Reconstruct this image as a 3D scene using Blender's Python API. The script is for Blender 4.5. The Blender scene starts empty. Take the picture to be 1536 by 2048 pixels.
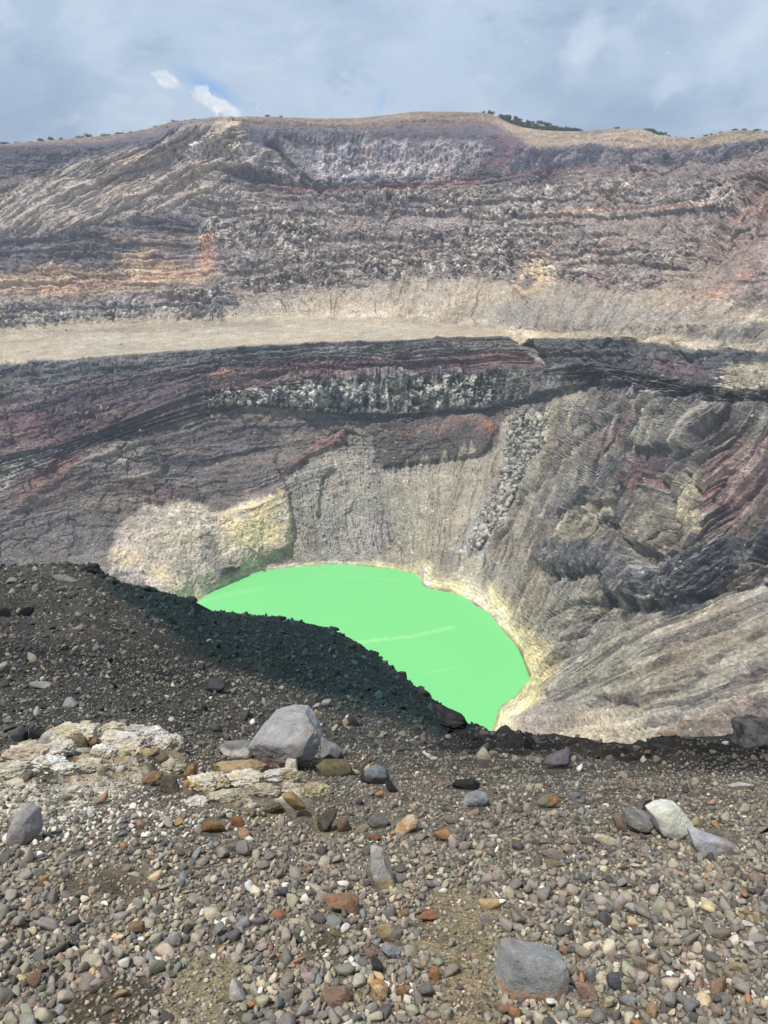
import bpy, math, random
import numpy as np
rng = np.random.default_rng(7)
random.seed(7)
scene = bpy.context.scene
col = scene.collection
f4 = np.float32

# ------------------------------------------------------------------ camera geometry
FOC = 1536.0                      # focal length in photo pixels (1536 x 2048 frame)
PITCH = math.radians(25.24)
CA, SA = math.cos(PITCH), math.sin(PITCH)
EYE = np.array([0.0, 0.0, 1.6])

def tanv(py):                     # drop below eye level per metre of forward distance
    yu = (1024.0 - np.asarray(py, float)) / FOC
    return (SA - yu * CA) / (CA + yu * SA)

def place(px, py, Y):             # point seen at (px,py) lying Y metres ahead
    px = np.asarray(px, float); py = np.asarray(py, float); Y = np.asarray(Y, float)
    yu = (1024.0 - py) / FOC
    den = CA + yu * SA
    t = Y / den
    return np.stack([t * (px - 768.0) / FOC, Y + 0 * t, EYE[2] - tanv(py) * Y], -1)

# ------------------------------------------------------------------ noise
_tab = rng.random(65536).astype(f4) * 2 - 1
def vnoise(P, seed=0):
    P = np.asarray(P, f4)
    i = np.floor(P).astype(np.int32)
    f = P - i
    f = f * f * f * (f * (f * 6 - 15) + 10)
    x, y, z = i[:, 0], i[:, 1], i[:, 2]
    hx = [(x + k) * np.int32(73856093) for k in (0, 1)]
    hy = [(y + k) * np.int32(19349663) for k in (0, 1)]
    hz = [(z + k) * np.int32(83492791) + np.int32(seed * 7919 + 13) for k in (0, 1)]
    def c(a, b, d):
        h = hx[a] ^ hy[b] ^ hz[d]
        h = h ^ (h >> 13)
        return _tab[h & 65535]
    fx, fy, fz = f[:, 0], f[:, 1], f[:, 2]
    x00 = c(0,0,0) * (1 - fx) + c(1,0,0) * fx
    x10 = c(0,1,0) * (1 - fx) + c(1,1,0) * fx
    x01 = c(0,0,1) * (1 - fx) + c(1,0,1) * fx
    x11 = c(0,1,1) * (1 - fx) + c(1,1,1) * fx
    return (x00 * (1 - fy) + x10 * fy) * (1 - fz) + (x01 * (1 - fy) + x11 * fy) * fz

_R = np.array([[0.36, 0.48, -0.8], [-0.8, 0.6, 0.0], [0.48, 0.64, 0.6]], f4)
def fbm(P, octaves=4, gain=0.5, seed=0, ridged=False):
    P = np.asarray(P, f4); out = np.zeros(len(P), f4); a = 1.0; tot = 0
    for o in range(octaves):
        n = vnoise(P, seed + o)
        if ridged: n = 1 - 2 * np.abs(n)
        out += a * n; tot += a; a *= gain
        P = (P @ _R) * 2.03 + 11.3
    return out / tot

def worley(P, seed=0):            # F1, F2, cell id in -1..1
    P = np.asarray(P, f4); i = np.floor(P).astype(np.int32)
    F1 = np.full(len(P), 9, f4); F2 = F1.copy(); cid = np.zeros(len(P), f4)
    for dx in (-1, 0, 1):
        for dy in (-1, 0, 1):
            for dz in (-1, 0, 1):
                x, y, z = i[:, 0] + dx, i[:, 1] + dy, i[:, 2] + dz
                h = (x * np.int32(73856093)) ^ (y * np.int32(19349663)) ^ (z * np.int32(83492791) + np.int32(seed * 977))
                h = h ^ (h >> 13)
                a = _tab[h & 65535]; b = _tab[(h * np.int32(31) + 17) & 65535]; c = _tab[(h * np.int32(57) + 71) & 65535]
                d = (x + .5 + .45 * a - P[:, 0]) ** 2 + (y + .5 + .45 * b - P[:, 1]) ** 2 + (z + .5 + .45 * c - P[:, 2]) ** 2
                m = d < F1
                F2 = np.where(m, F1, np.minimum(F2, d)); cid = np.where(m, _tab[(h * np.int32(91) + 5) & 65535], cid)
                F1 = np.where(m, d, F1)
    return np.sqrt(F1), np.sqrt(F2), cid

def facet(P, seed=0):             # broken rock: cell id, tilt of the cell's face, distance to the joint
    P = np.asarray(P, f4); i = np.floor(P).astype(np.int32)
    F1 = np.full(len(P), 9, f4); F2 = F1.copy(); cid = np.zeros(len(P), f4); tl = np.zeros(len(P), f4)
    for dx in (-1, 0, 1):
        for dy in (-1, 0, 1):
            for dz in (-1, 0, 1):
                x, y, z = i[:, 0] + dx, i[:, 1] + dy, i[:, 2] + dz
                h = (x * np.int32(73856093)) ^ (y * np.int32(19349663)) ^ (z * np.int32(83492791) + np.int32(seed * 977))
                h = h ^ (h >> 13)
                a = _tab[h & 65535]; b = _tab[(h * np.int32(31) + 17) & 65535]; c = _tab[(h * np.int32(57) + 71) & 65535]
                ox, oy, oz = P[:, 0] - (x + .5 + .48 * a), P[:, 1] - (y + .5 + .48 * b), P[:, 2] - (z + .5 + .48 * c)
                d = ox * ox + oy * oy + oz * oz; m = d < F1
                F2 = np.where(m, F1, np.minimum(F2, d)); F1 = np.where(m, d, F1)
                cid = np.where(m, _tab[(h * np.int32(91) + 5) & 65535], cid)
                g = ox * _tab[(h * np.int32(37) + 3) & 65535] + oy * _tab[(h * np.int32(41) + 9) & 65535] + oz * _tab[(h * np.int32(43) + 27) & 65535]
                tl = np.where(m, g, tl)
    return cid, tl, np.sqrt(F2) - np.sqrt(F1)

def sstep(a, b, x):
    t = np.clip((x - a) / (b - a), 0, 1)
    return t * t * (3 - 2 * t)

# ------------------------------------------------------------------ colours (given as they read in daylight, turned into albedo)
ALB = np.array([.97, .955, .93])
def lin(c):
    c = np.asarray(c, float) / 255.0
    return np.where(c <= .04045, c / 12.92, ((c + .055) / 1.055) ** 2.4) * ALB

# ------------------------------------------------------------------ outlines on a sheet
def poly_sd(px, py, pts):         # signed distance, positive inside
    pts = np.asarray(pts, float); n = len(pts)
    d = np.full(px.shape, 1e9, f4); ins = np.zeros(px.shape, bool)
    for k in range(n):
        x0, y0 = pts[k]; x1, y1 = pts[(k + 1) % n]
        ex, ey = x1 - x0, y1 - y0
        t = np.clip(((px - x0) * ex + (py - y0) * ey) / max(ex * ex + ey * ey, 1e-6), 0, 1)
        d = np.minimum(d, np.hypot(px - x0 - t * ex, py - y0 - t * ey))
        if y0 != y1:
            ins ^= ((y0 > py) != (y1 > py)) & (px < (x1 - x0) * (py - y0) / (y1 - y0) + x0)
    return np.where(ins, d, -d)

def line_d(px, py, pts):
    d = np.full(px.shape, 1e9, f4)
    for (x0, y0), (x1, y1) in zip(pts[:-1], pts[1:]):
        ex, ey = x1 - x0, y1 - y0
        t = np.clip(((px - x0) * ex + (py - y0) * ey) / max(ex * ex + ey * ey, 1e-6), 0, 1)
        d = np.minimum(d, np.hypot(px - x0 - t * ex, py - y0 - t * ey))
    return d

def mask_of(PX, PY, pts, feather, line=None):
    pts = np.asarray(pts, float); m = np.zeros(PX.shape, f4)
    g = feather * 2 + (line or 0) + 25
    s = np.where((PX > pts[:, 0].min() - g) & (PX < pts[:, 0].max() + g) & (PY > pts[:, 1].min() - g) & (PY < pts[:, 1].max() + g))[0]
    if len(s) == 0: return m
    d = (line - line_d(PX[s], PY[s], pts)) if line else poly_sd(PX[s], PY[s], pts)
    m[s] = sstep(-feather, feather, d)
    return m

# ------------------------------------------------------------------ mesh helpers
def mesh_from(name, V, F, colors=None, smooth=False, mat=None, parent=None):
    V = np.ascontiguousarray(V, f4); F = np.ascontiguousarray(F, np.int32)
    me = bpy.data.meshes.new(name)
    k = F.shape[1]
    me.vertices.add(len(V)); me.vertices.foreach_set('co', V.ravel())
    me.loops.add(F.size); me.loops.foreach_set('vertex_index', F.ravel())
    me.polygons.add(len(F)); me.polygons.foreach_set('loop_start', np.arange(0, F.size, k, dtype=np.int32))
    me.polygons.foreach_set('use_smooth', np.full(len(F), smooth, bool))
    me.update(calc_edges=True)
    if colors is not None:
        a = me.attributes.new('Col', 'FLOAT_COLOR', 'POINT')
        c4 = np.ones((len(V), 4), f4); c4[:, :colors.shape[1]] = colors
        a.data.foreach_set('color', c4.ravel())
    o = bpy.data.objects.new(name, me); col.objects.link(o)
    if mat: me.materials.append(mat)
    if parent is not None: o.parent = parent
    return o

def grid_faces(nr, nc):
    i = np.arange(nr * nc, dtype=np.int32).reshape(nr, nc)
    return np.stack([i[:-1, :-1], i[1:, :-1], i[1:, 1:], i[:-1, 1:]], -1).reshape(-1, 4)

def tag(o, label=None, cat=None, group=None, kind=None):
    if label: o['label'] = label
    if cat: o['category'] = cat
    if group: o['group'] = group
    if kind: o['kind'] = kind
    return o

def gsmooth(a, sig):
    r = int(sig * 3); k = np.exp(-.5 * (np.arange(-r, r + 1) / sig) ** 2); k /= k.sum()
    return np.convolve(np.pad(a, r, mode='edge'), k, mode='valid')

_ico = {}
def ico(level):
    if level in _ico: return _ico[level]
    t = (1 + 5 ** .5) / 2
    v = [(-1,t,0),(1,t,0),(-1,-t,0),(1,-t,0),(0,-1,t),(0,1,t),(0,-1,-t),(0,1,-t),(t,0,-1),(t,0,1),(-t,0,-1),(-t,0,1)]
    v = [np.array(p) / np.linalg.norm(p) for p in v]
    f = [(0,11,5),(0,5,1),(0,1,7),(0,7,10),(0,10,11),(1,5,9),(5,11,4),(11,10,2),(10,7,6),(7,1,8),(3,9,4),(3,4,2),(3,2,6),(3,6,8),(3,8,9),(4,9,5),(2,4,11),(6,2,10),(8,6,7),(9,8,1)]
    for _ in range(level):
        mid = {}; nf = []
        def m(a, b):
            k = (min(a, b), max(a, b))
            if k not in mid:
                p = v[a] + v[b]; v.append(p / np.linalg.norm(p)); mid[k] = len(v) - 1
            return mid[k]
        for a, b, c in f:
            ab, bc, ca = m(a, b), m(b, c), m(c, a)
            nf += [(a, ab, ca), (b, bc, ab), (c, ca, bc), (ab, bc, ca)]
        f = nf
    _ico[level] = (np.array(v, f4), np.array(f, np.int32))
    return _ico[level]

def rand_rot(r):
    q = r.normal(size=4); q /= np.linalg.norm(q); w, x, y, z = q
    return np.array([[1-2*(y*y+z*z), 2*(x*y-w*z), 2*(x*z+w*y)], [2*(x*y+w*z), 1-2*(x*x+z*z), 2*(y*z-w*x)], [2*(x*z-w*y), 2*(y*z+w*x), 1-2*(x*x+y*y)]])

def rock(seed, level=2, planes=12, soft=9.0, rough=.05, flat=(1, .8, .62)):
    """A broken, worn stone: a rounded convex polyhedron with uneven faces; unit size."""
    r = np.random.default_rng(seed); v, f = ico(level)
    n = r.normal(size=(planes, 3)); n /= np.linalg.norm(n, axis=1)[:, None]
    d = r.uniform(.62, 1.0, planes)
    c = np.maximum(v @ n.T, 1e-3) / d[None]
    rad = 1 / (np.sum(c ** soft, 1) ** (1 / soft) + .25)
    p = v * rad[:, None]
    if rough:
        p = p * (1 + rough * fbm(v * 2.2 + seed * 3.1, 4, .55, seed=seed % 50))[:, None]
    p = p * np.array(flat)[None]
    return p.astype(f4), f

# ------------------------------------------------------------------ materials
def new_mat(name):
    m = bpy.data.materials.new(name); m.use_nodes = True
    nt = m.node_tree; nt.nodes.clear()
    out = nt.nodes.new('ShaderNodeOutputMaterial'); b = nt.nodes.new('ShaderNodeBsdfPrincipled')
    nt.links.new(b.outputs[0], out.inputs[0])
    return m, nt, b

def rock_material(name, layers, bump=None, rough=.93, spec=.2, space='world', spots=None, litter=()):
    """Vertex tint times several sizes of mottling; layers = (frequency per metre, strength, detail)."""
    m, nt, b = new_mat(name); L = nt.links
    a = nt.nodes.new('ShaderNodeAttribute'); a.attribute_name = 'Col'
    g = nt.nodes.new('ShaderNodeNewGeometry')
    pos = g.outputs['Position']
    if space == 'object':
        tc = nt.nodes.new('ShaderNodeTexCoord'); pos = tc.outputs['Object']
    cur = a.outputs['Color']
    hsum = None
    for (fr, st, det) in layers:
        n = nt.nodes.new('ShaderNodeTexNoise'); n.inputs['Scale'].default_value = fr; n.inputs['Detail'].default_value = det
        n.inputs['Roughness'].default_value = .62
        L.new(pos, n.inputs['Vector'])
        mr = nt.nodes.new('ShaderNodeMapRange')
        mr.inputs['From Min'].default_value = .3; mr.inputs['From Max'].default_value = .7
        mr.inputs['To Min'].default_value = 1 - st; mr.inputs['To Max'].default_value = 1 + st
        L.new(n.outputs['Fac'], mr.inputs['Value'])
        mx = nt.nodes.new('ShaderNodeVectorMath'); mx.operation = 'SCALE'
        L.new(cur, mx.inputs[0]); L.new(mr.outputs[0], mx.inputs['Scale'])
        cur = mx.outputs[0]
    if spots:                      # (frequency, threshold, tint colour): pale or dark mineral specks
        for (fr, lo, hi, tint) in spots:
            n = nt.nodes.new('ShaderNodeTexNoise'); n.inputs['Scale'].default_value = fr; n.inputs['Detail'].default_value = 2
            L.new(pos, n.inputs['Vector'])
            mr = nt.nodes.new('ShaderNodeMapRange'); mr.inputs['From Min'].default_value = lo; mr.inputs['From Max'].default_value = hi
            L.new(n.outputs['Fac'], mr.inputs['Value'])
            mx = nt.nodes.new('ShaderNodeMix'); mx.data_type = 'RGBA'
            L.new(mr.outputs[0], mx.inputs['Factor']); L.new(cur, mx.inputs['A']); mx.inputs['B'].default_value = (*lin(tint), 1)
            cur = mx.outputs['Result']
    for (fr, rad, share) in litter:    # small separate stones lying on the slope, some pale, some dark
        vo = nt.nodes.new('ShaderNodeTexVoronoi'); vo.inputs['Scale'].default_value = fr; L.new(pos, vo.inputs['Vector'])
        sc = nt.nodes.new('ShaderNodeSeparateColor'); L.new(vo.outputs['Color'], sc.inputs[0])
        d = nt.nodes.new('ShaderNodeMapRange'); d.inputs['From Min'].default_value = rad * 1.25; d.inputs['From Max'].default_value = rad * .8; L.new(vo.outputs['Distance'], d.inputs['Value'])
        g = nt.nodes.new('ShaderNodeMath'); g.operation = 'LESS_THAN'; g.inputs[1].default_value = share; L.new(sc.outputs[0], g.inputs[0])
        m1 = nt.nodes.new('ShaderNodeMath'); m1.operation = 'MULTIPLY'; L.new(d.outputs[0], m1.inputs[0]); L.new(g.outputs[0], m1.inputs[1])
        m2 = nt.nodes.new('ShaderNodeMath'); m2.operation = 'MULTIPLY'; L.new(m1.outputs[0], m2.inputs[0]); L.new(a.outputs['Alpha'], m2.inputs[1])
        tone = nt.nodes.new('ShaderNodeMapRange'); tone.inputs['To Min'].default_value = .42; tone.inputs['To Max'].default_value = 1.75; L.new(sc.outputs[1], tone.inputs['Value'])
        vs = nt.nodes.new('ShaderNodeVectorMath'); vs.operation = 'SCALE'; L.new(cur, vs.inputs[0]); L.new(tone.outputs[0], vs.inputs['Scale'])
        mx = nt.nodes.new('ShaderNodeMix'); mx.data_type = 'RGBA'; L.new(m2.outputs[0], mx.inputs['Factor']); L.new(cur, mx.inputs['A']); L.new(vs.outputs[0], mx.inputs['B'])
        cur = mx.outputs['Result']
    L.new(cur, b.inputs['Base Color'])
    b.inputs['Roughness'].default_value = rough
    b.inputs['Specular IOR Level'].default_value = spec
    if bump:
        prev = None
        for (fr, dist, det) in bump:
            n = nt.nodes.new('ShaderNodeTexNoise'); n.inputs['Scale'].default_value = fr; n.inputs['Detail'].default_value = det
            n.inputs['Roughness'].default_value = .65
            L.new(pos, n.inputs['Vector'])
            bp = nt.nodes.new('ShaderNodeBump'); bp.inputs['Distance'].default_value = dist; bp.inputs['Strength'].default_value = .9
            L.new(n.outputs['Fac'], bp.inputs['Height'])
            if prev: L.new(prev.outputs[0], bp.inputs['Normal'])
            prev = bp
        L.new(prev.outputs[0], b.inputs['Normal'])
    return m

M_CRATER = rock_material('crater_rock', [(.02, .12, 3), (.14, .18, 4), (.7, .34, 6)], bump=[(.6, 2.2, 6)], rough=.95, spec=.1, litter=[(.34, .34, .45), (.75, .36, .5)])
M_GROUND = rock_material('gravelly_soil', [(.35, .15, 3), (6, .2, 4), (45, .25, 4), (160, .3, 3)], bump=[(40, .012, 4), (140, .006, 3)], rough=.95, spec=.12, litter=[(85, .4, .6), (170, .4, .6)])
M_PEBBLE = rock_material('pebble', [(14, .1, 2), (70, .16, 4), (320, .16, 3)], bump=[(180, .0025, 4)], rough=.85, spec=.25)
M_STONE = rock_material('stone', [(5, .1, 3), (28, .14, 4), (140, .16, 4)], bump=[(38, .009, 6), (200, .0025, 4)], rough=.9, spec=.2, spots=[(120, .70, .80, (96,90,84))])
M_CRUST = rock_material('crusted_stone', [(8, .12, 3), (40, .2, 4), (130, .2, 3)], bump=[(50, .014, 5), (180, .005, 3)], rough=.95, spec=.1)
M_RUBBLE = rock_material('broken_lava', [(.3, .15, 3), (1.5, .2, 3)], rough=.95, spec=.1)

def leaf_material():
    m, nt, b = new_mat('shrub_leaf')
    a = nt.nodes.new('ShaderNodeAttribute'); a.attribute_name = 'Col'
    nt.links.new(a.outputs['Color'], b.inputs['Base Color']); b.inputs['Roughness'].default_value = .7
    return m
M_LEAF = leaf_material()
M_TWIG, _nt, _b = new_mat('twig'); _b.inputs['Base Color'].default_value = (.09, .07, .055, 1); _b.inputs['Roughness'].default_value = .9

def water_material():
    m, nt, b = new_mat('green_crater_water'); L = nt.links
    g = nt.nodes.new('ShaderNodeNewGeometry')
    n = nt.nodes.new('ShaderNodeTexNoise'); n.inputs['Scale'].default_value = .03; n.inputs['Detail'].default_value = 4
    L.new(g.outputs['Position'], n.inputs['Vector'])
    mx = nt.nodes.new('ShaderNodeMix'); mx.data_type = 'RGBA'
    mx.inputs['A'].default_value = (.169, .555, .190, 1); mx.inputs['B'].default_value = (.182, .573, .201, 1)
    L.new(n.outputs['Fac'], mx.inputs['Factor'])
    # floating pale scum streak and faint drift lines (surface film, part of the water)
    at = nt.nodes.new('ShaderNodeAttribute'); at.attribute_name = 'Col'
    m2 = nt.nodes.new('ShaderNodeMix'); m2.data_type = 'RGBA'; m2.inputs['B'].default_value = (.36, .69, .29, 1)
    n2 = nt.nodes.new('ShaderNodeTexNoise'); n2.inputs['Scale'].default_value = .25; n2.inputs['Detail'].default_value = 5
    L.new(g.outputs['Position'], n2.inputs['Vector'])
    mm = nt.nodes.new('ShaderNodeMath'); mm.operation = 'MULTIPLY'
    L.new(at.outputs['Fac'], mm.inputs[0]); L.new(n2.outputs['Fac'], mm.inputs[1])
    L.new(mm.outputs[0], m2.inputs['Factor']); L.new(mx.outputs['Result'], m2.inputs['A'])
    L.new(m2.outputs['Result'], b.inputs['Base Color'])
    b.inputs['Roughness'].default_value = .45; b.inputs['Specular IOR Level'].default_value = .12
    return m
M_WATER = water_material()

# ------------------------------------------------------------------ sky, sun, camera
SUN = np.array([-.36, -.10, .93]); SUN /= np.linalg.norm(SUN)
sun_el = math.asin(SUN[2]); sun_az = math.atan2(SUN[0], SUN[1])

def build_world():
    w = bpy.data.worlds.new('World'); scene.world = w; w.use_nodes = True
    nt = w.node_tree; nt.nodes.clear(); L = nt.links
    N = nt.nodes.new
    out = N('ShaderNodeOutputWorld'); bg = N('ShaderNodeBackground'); L.new(bg.outputs[0], out.inputs[0])
    sky = N('ShaderNodeTexSky'); sky.sky_type = 'NISHITA'; sky.sun_disc = False
    sky.sun_elevation = sun_el; sky.sun_rotation = sun_az; sky.altitude = 2200
    tc = N('ShaderNodeTexCoord'); sep = N('ShaderNodeSeparateXYZ'); L.new(tc.outputs['Generated'], sep.inputs[0])
    def math_(op, a, b=None, clamp=False):
        n = N('ShaderNodeMath'); n.operation = op; n.use_clamp = clamp
        for k, v in ((0, a), (1, b)):
            if v is None: continue
            if hasattr(v, 'links'): L.new(v, n.inputs[k])
            else: n.inputs[k].default_value = v
        return n.outputs[0]
    def mrange(v, a, b, c=0., d=1., smooth=True):
        n = N('ShaderNodeMapRange'); n.interpolation_type = 'SMOOTHSTEP' if smooth else 'LINEAR'
        L.new(v, n.inputs['Value'])
        for k, x in zip(('From Min', 'From Max', 'To Min', 'To Max'), (a, b, c, d)): n.inputs[k].default_value = x
        return n.outputs[0]
    def noise(vec, sc, det, ro=.5, dist=0.):
        n = N('ShaderNodeTexNoise'); n.inputs['Scale'].default_value = sc; n.inputs['Detail'].default_value = det
        n.inputs['Roughness'].default_value = ro; n.inputs['Distortion'].default_value = dist; L.new(vec, n.inputs['Vector']); return n.outputs['Fac']
    def mix(f, a, b):
        n = N('ShaderNodeMix'); n.data_type = 'RGBA'
        L.new(f, n.inputs['Factor'])
        for k, v in (('A', a), ('B', b)):
            if hasattr(v, 'links'): L.new(v, n.inputs[k])
            else: n.inputs[k].default_value = (*v, 1)
        return n.outputs['Result']
    mp = N('ShaderNodeMapping'); mp.inputs['Scale'].default_value = (1, 1, 2.0); mp.inputs['Location'].default_value = (3.1, 0.7, 1.3)
    L.new(tc.outputs['Generated'], mp.inputs['Vector'])
    big = noise(mp.outputs[0], 3.4, 6, .58, .35)
    med = noise(mp.outputs[0], 8.5, 7, .62, .5)
    s = 10.0                                   # background strength is 0.1
    def C(r, g, b): return tuple((x / 255 / 12.92 if x / 255 <= .04045 else ((x / 255 + .055) / 1.055) ** 2.4) * s for x in (r, g, b))
    deck = mix(mrange(big, .36, .62), C(142, 165, 194), C(192, 209, 230))
    elev = mrange(sep.outputs['Z'], -.02, .16)
    deck = mix(math_('MULTIPLY', elev, .55), deck, C(197, 216, 237))
    deck = mix(math_('MULTIPLY', mrange(med, .5, .68), .6), deck, C(212, 225, 241))
    deck = mix(math_('MULTIPLY', mrange(med, .46, .3), .5), deck, C(140, 162, 190))
    # the break in the clouds above the far rim: a bright cumulus streak with blue beside it
    u = math_('DIVIDE', sep.outputs['X'], math_('MAXIMUM', sep.outputs['Y'], .05))
    v = math_('DIVIDE', sep.outputs['Z'], math_('MAXIMUM', sep.outputs['Y'], .05))
    front = math_('GREATER_THAN', sep.outputs['Y'], .1)
    wob = noise(tc.outputs['Generated'], 45, 5, .6, .4)
    wob2 = noise(tc.outputs['Generated'], 26, 4, .6)
    def blob(px, py, ang, a, b, lo, hi, wamp, wn):
        yu = (1024 - py) / FOC; den = CA + yu * SA
        u0 = (px - 768) / FOC / den; v0 = -float(tanv(py)); c, sn = math.cos(ang), math.sin(ang)
        du = math_('SUBTRACT', u, u0); dv = math_('SUBTRACT', v, v0)
        p = math_('ADD', math_('MULTIPLY', du, c / a), math_('MULTIPLY', dv, sn / a))
        q = math_('ADD', math_('MULTIPLY', du, -sn / b), math_('MULTIPLY', dv, c / b))
        r = math_('SQRT', math_('ADD', math_('MULTIPLY', p, p), math_('MULTIPLY', q, q)))
        r = math_('ADD', r, math_('MULTIPLY', math_('SUBTRACT', wn, .5), wamp))
        return math_('MULTIPLY', mrange(r, hi, lo), front)
    hole = mix(blob(420, 176, -.5, .046, .014, .0, 1.3, .9, wob2), deck, C(138, 182, 232))
    hole = mix(math_('MULTIPLY', blob(762, 205, 1.2, .022, .008, .2, 1.2, .8, wob2), .4), hole, C(146, 190, 236))
    hole = mix(math_('MULTIPLY', blob(205, 90, .2, .035, .022, .1, 1.3, 1.5, wob), .45), hole, C(215, 228, 244))
    hole = mix(math_('MULTIPLY', blob(1345, 170, .5, .03, .016, .3, 1.2, 1.6, wob), .55), hole, C(214, 228, 244))
    hole = mix(math_('MULTIPLY', blob(1165, 95, 1.2, .04, .02, .0, 1.4, 1.6, wob), .6), hole, C(226, 238, 250))
    hole = mix(math_('MULTIPLY', blob(1500, 60, .9, .06, .02, .1, 1.4, 1.4, wob), .5), hole, C(218, 230, 246))
    puff = noise(tc.outputs['Generated'], 60, 6, .62, .2)
    fine = noise(tc.outputs['Generated'], 110, 5, .6, .1)
    def cumulus(px, py, ang, a, b, op):
        env = blob(px, py, ang, a, b, .0, 1.35, .5, wob2)
        body = mrange(math_('ADD', math_('MULTIPLY', env, .5), math_('MULTIPLY', puff, 1.0)), .66, .88)
        return math_('MULTIPLY', body, op)
    for a_ in ((332, 156, -.35, .018, .012, .85), (405, 192, -.75, .016, .013, .95), (428, 207, -.3, .024, .013, 1.0), (458, 222, -.5, .020, .011, .85)):
        hole = mix(cumulus(*a_), hole, mix(mrange(fine, .35, .65), C(222, 232, 243), C(249, 251, 253)))
    L.new(mix(mrange(sep.outputs['Z'], -.3, -.1, .93, .93), sky.outputs[0], hole), bg.inputs['Color'])
    bg.inputs['Strength'].default_value = .1
build_world()

sd = bpy.data.lights.new('sun', 'SUN'); sd.energy = 4.4; sd.angle = math.radians(1.2); sd.color = (1, .955, .885)
so = bpy.data.objects.new('sun', sd); col.objects.link(so); so.location = (-200, -150, 300)
from mathutils import Vector
so.rotation_euler = Vector(tuple(SUN)).to_track_quat('Z', 'Y').to_euler()

cd = bpy.data.cameras.new('camera'); cam = bpy.data.objects.new('camera', cd); col.objects.link(cam)
cd.sensor_fit = 'VERTICAL'; cd.sensor_height = 36.0; cd.lens = 36.0 * FOC / 2048.0
cd.clip_start = .05; cd.clip_end = 6000
cam.location = tuple(EYE); cam.rotation_euler = (math.pi / 2 - PITCH, 0, 0)
scene.camera = cam
scene.render.engine = 'CYCLES'
scene.render.resolution_x, scene.render.resolution_y = 768, 1024
scene.view_settings.view_transform = 'Standard'; scene.view_settings.look = 'None'
scene.view_settings.exposure = 0.0; scene.view_settings.gamma = 1.0
scene.cycles.max_bounces = 4; scene.cycles.diffuse_bounces = 2; scene.cycles.volume_bounces = 0

# ------------------------------------------------------------------ crater: one sheet from the far rim down to the lake
CX = np.arange(-260., 1797., 1.8)
def curve(pts, sig=7):
    p = np.array(pts, float)
    return gsmooth(np.interp(CX, p[:, 0], p[:, 1]), sig)
L0p = curve([(-260,320),(0,289),(100,281),(200,272),(285,262),(345,244),(390,240),(480,234),(560,234),(640,237),(720,236),(780,229),(830,223),(900,223),(965,225),(985,228),(1010,243),(1040,254),(1090,261),(1160,263),(1230,257),(1285,257),(1300,264),(1330,275),(1390,278),(1440,265),(1480,259),(1540,264),(1800,255)], 5)
L0y = curve([(-260,690),(0,720),(400,775),(800,792),(1000,770),(1200,690),(1400,580),(1536,515),(1800,420)], 30)
L1p = curve([(-260,330),(0,300),(200,291),(330,268),(480,262),(600,262),(800,264),(980,266),(1010,272),(1070,302),(1200,300),(1300,308),(1400,302),(1536,282),(1800,270)])
L1y = curve([(-260,668),(0,700),(400,738),(800,746),(1000,722),(1200,640),(1400,545),(1536,490),(1800,400)], 30)
L2p = curve([(-260,380),(0,350),(200,370),(400,345),(600,378),(800,382),(1000,362),(1100,347),(1200,335),(1300,332),(1400,322),(1536,310),(1800,300)], 12)
L2y = curve([(-260,655),(0,690),(400,716),(800,720),(1000,702),(1200,618),(1400,525),(1536,472),(1800,388)], 30)
LMp = curve([(-260,470),(0,460),(1800,460)])
LMy = curve([(-260,612),(0,646),(400,673),(800,684),(1000,662),(1200,560),(1400,465),(1536,420),(1800,350)], 30)
L3p = curve([(-260,620),(0,605),(200,600),(330,610),(420,625),(480,600),(600,588),(800,560),(1000,562),(1100,575),(1200,580),(1400,600),(1536,600),(1800,600)], 8)
L3y = curve([(-260,555),(0,596),(400,612),(600,630),(800,645),(1000,614),(1200,505),(1400,412),(1536,380),(1800,320)], 30)
L4p = curve([(-260,670),(0,655),(200,650),(400,640),(600,632),(800,638),(900,650),(1000,662),(1100,667),(1250,672),(1400,680),(1536,690),(1800,700)], 12)
L4y = curve([(-260,518),(0,567),(200,578),(400,596),(600,611),(800,600),(900,583),(1000,563),(1100,510),(1200,452),(1300,416),(1400,380),(1536,347),(1800,290)], 16)
L5p = curve([(-260,755),(0,728),(100,722),(200,715),(300,707),(400,700),(500,693),(600,688),(700,684),(800,681),(900,676),(1000,673),(1040,676),(1085,679),(1130,680),(1200,681),(1260,680),(1300,690),(1350,700),(1400,706),(1460,700),(1536,712),(1800,720)], 4)
L5z = curve([(-260,-118),(1000,-118),(1100,-110),(1200,-100),(1300,-94),(1400,-88),(1536,-83),(1800,-70)], 12)
L6p = curve([(-260,980),(0,905),(100,885),(200,855),(300,815),(400,778),(500,768),(600,758),(800,748),(1000,738),(1200,728),(1300,745),(1400,772),(1536,778),(1800,790)])
L7p = curve([(-260,1060),(0,985),(100,945),(200,895),(300,862),(400,835),(500,815),(600,825),(700,835),(800,830),(950,830),(1000,815),(1060,800),(1120,780),(1180,772),(1250,765),(1300,782),(1400,805),(1536,810),(1800,820)])
L8p = curve([(-260,1110),(0,1045),(200,1010),(300,1008),(400,1022),(500,1010),(560,982),(600,960),(700,932),(800,930),(950,918),(1050,905),(1200,960),(1400,1000),(1536,1000),(1800,1000)])
L9p = curve([(-260,1300),(0,1240),(200,1225),(300,1220),(395,1202),(430,1180),(470,1160),(520,1142),(600,1133),(680,1128),(740,1133),(790,1139),(828,1147),(838,1152),(846,1173),(862,1178),(900,1185),(930,1193),(955,1214),(975,1222),(1000,1253),(1015,1272),(1030,1288),(1042,1310),(1050,1332),(1058,1350),(1066,1362),(1100,1345),(1150,1300),(1200,1250),(1300,1220),(1536,1180),(1800,1160)], 1.6)
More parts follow.
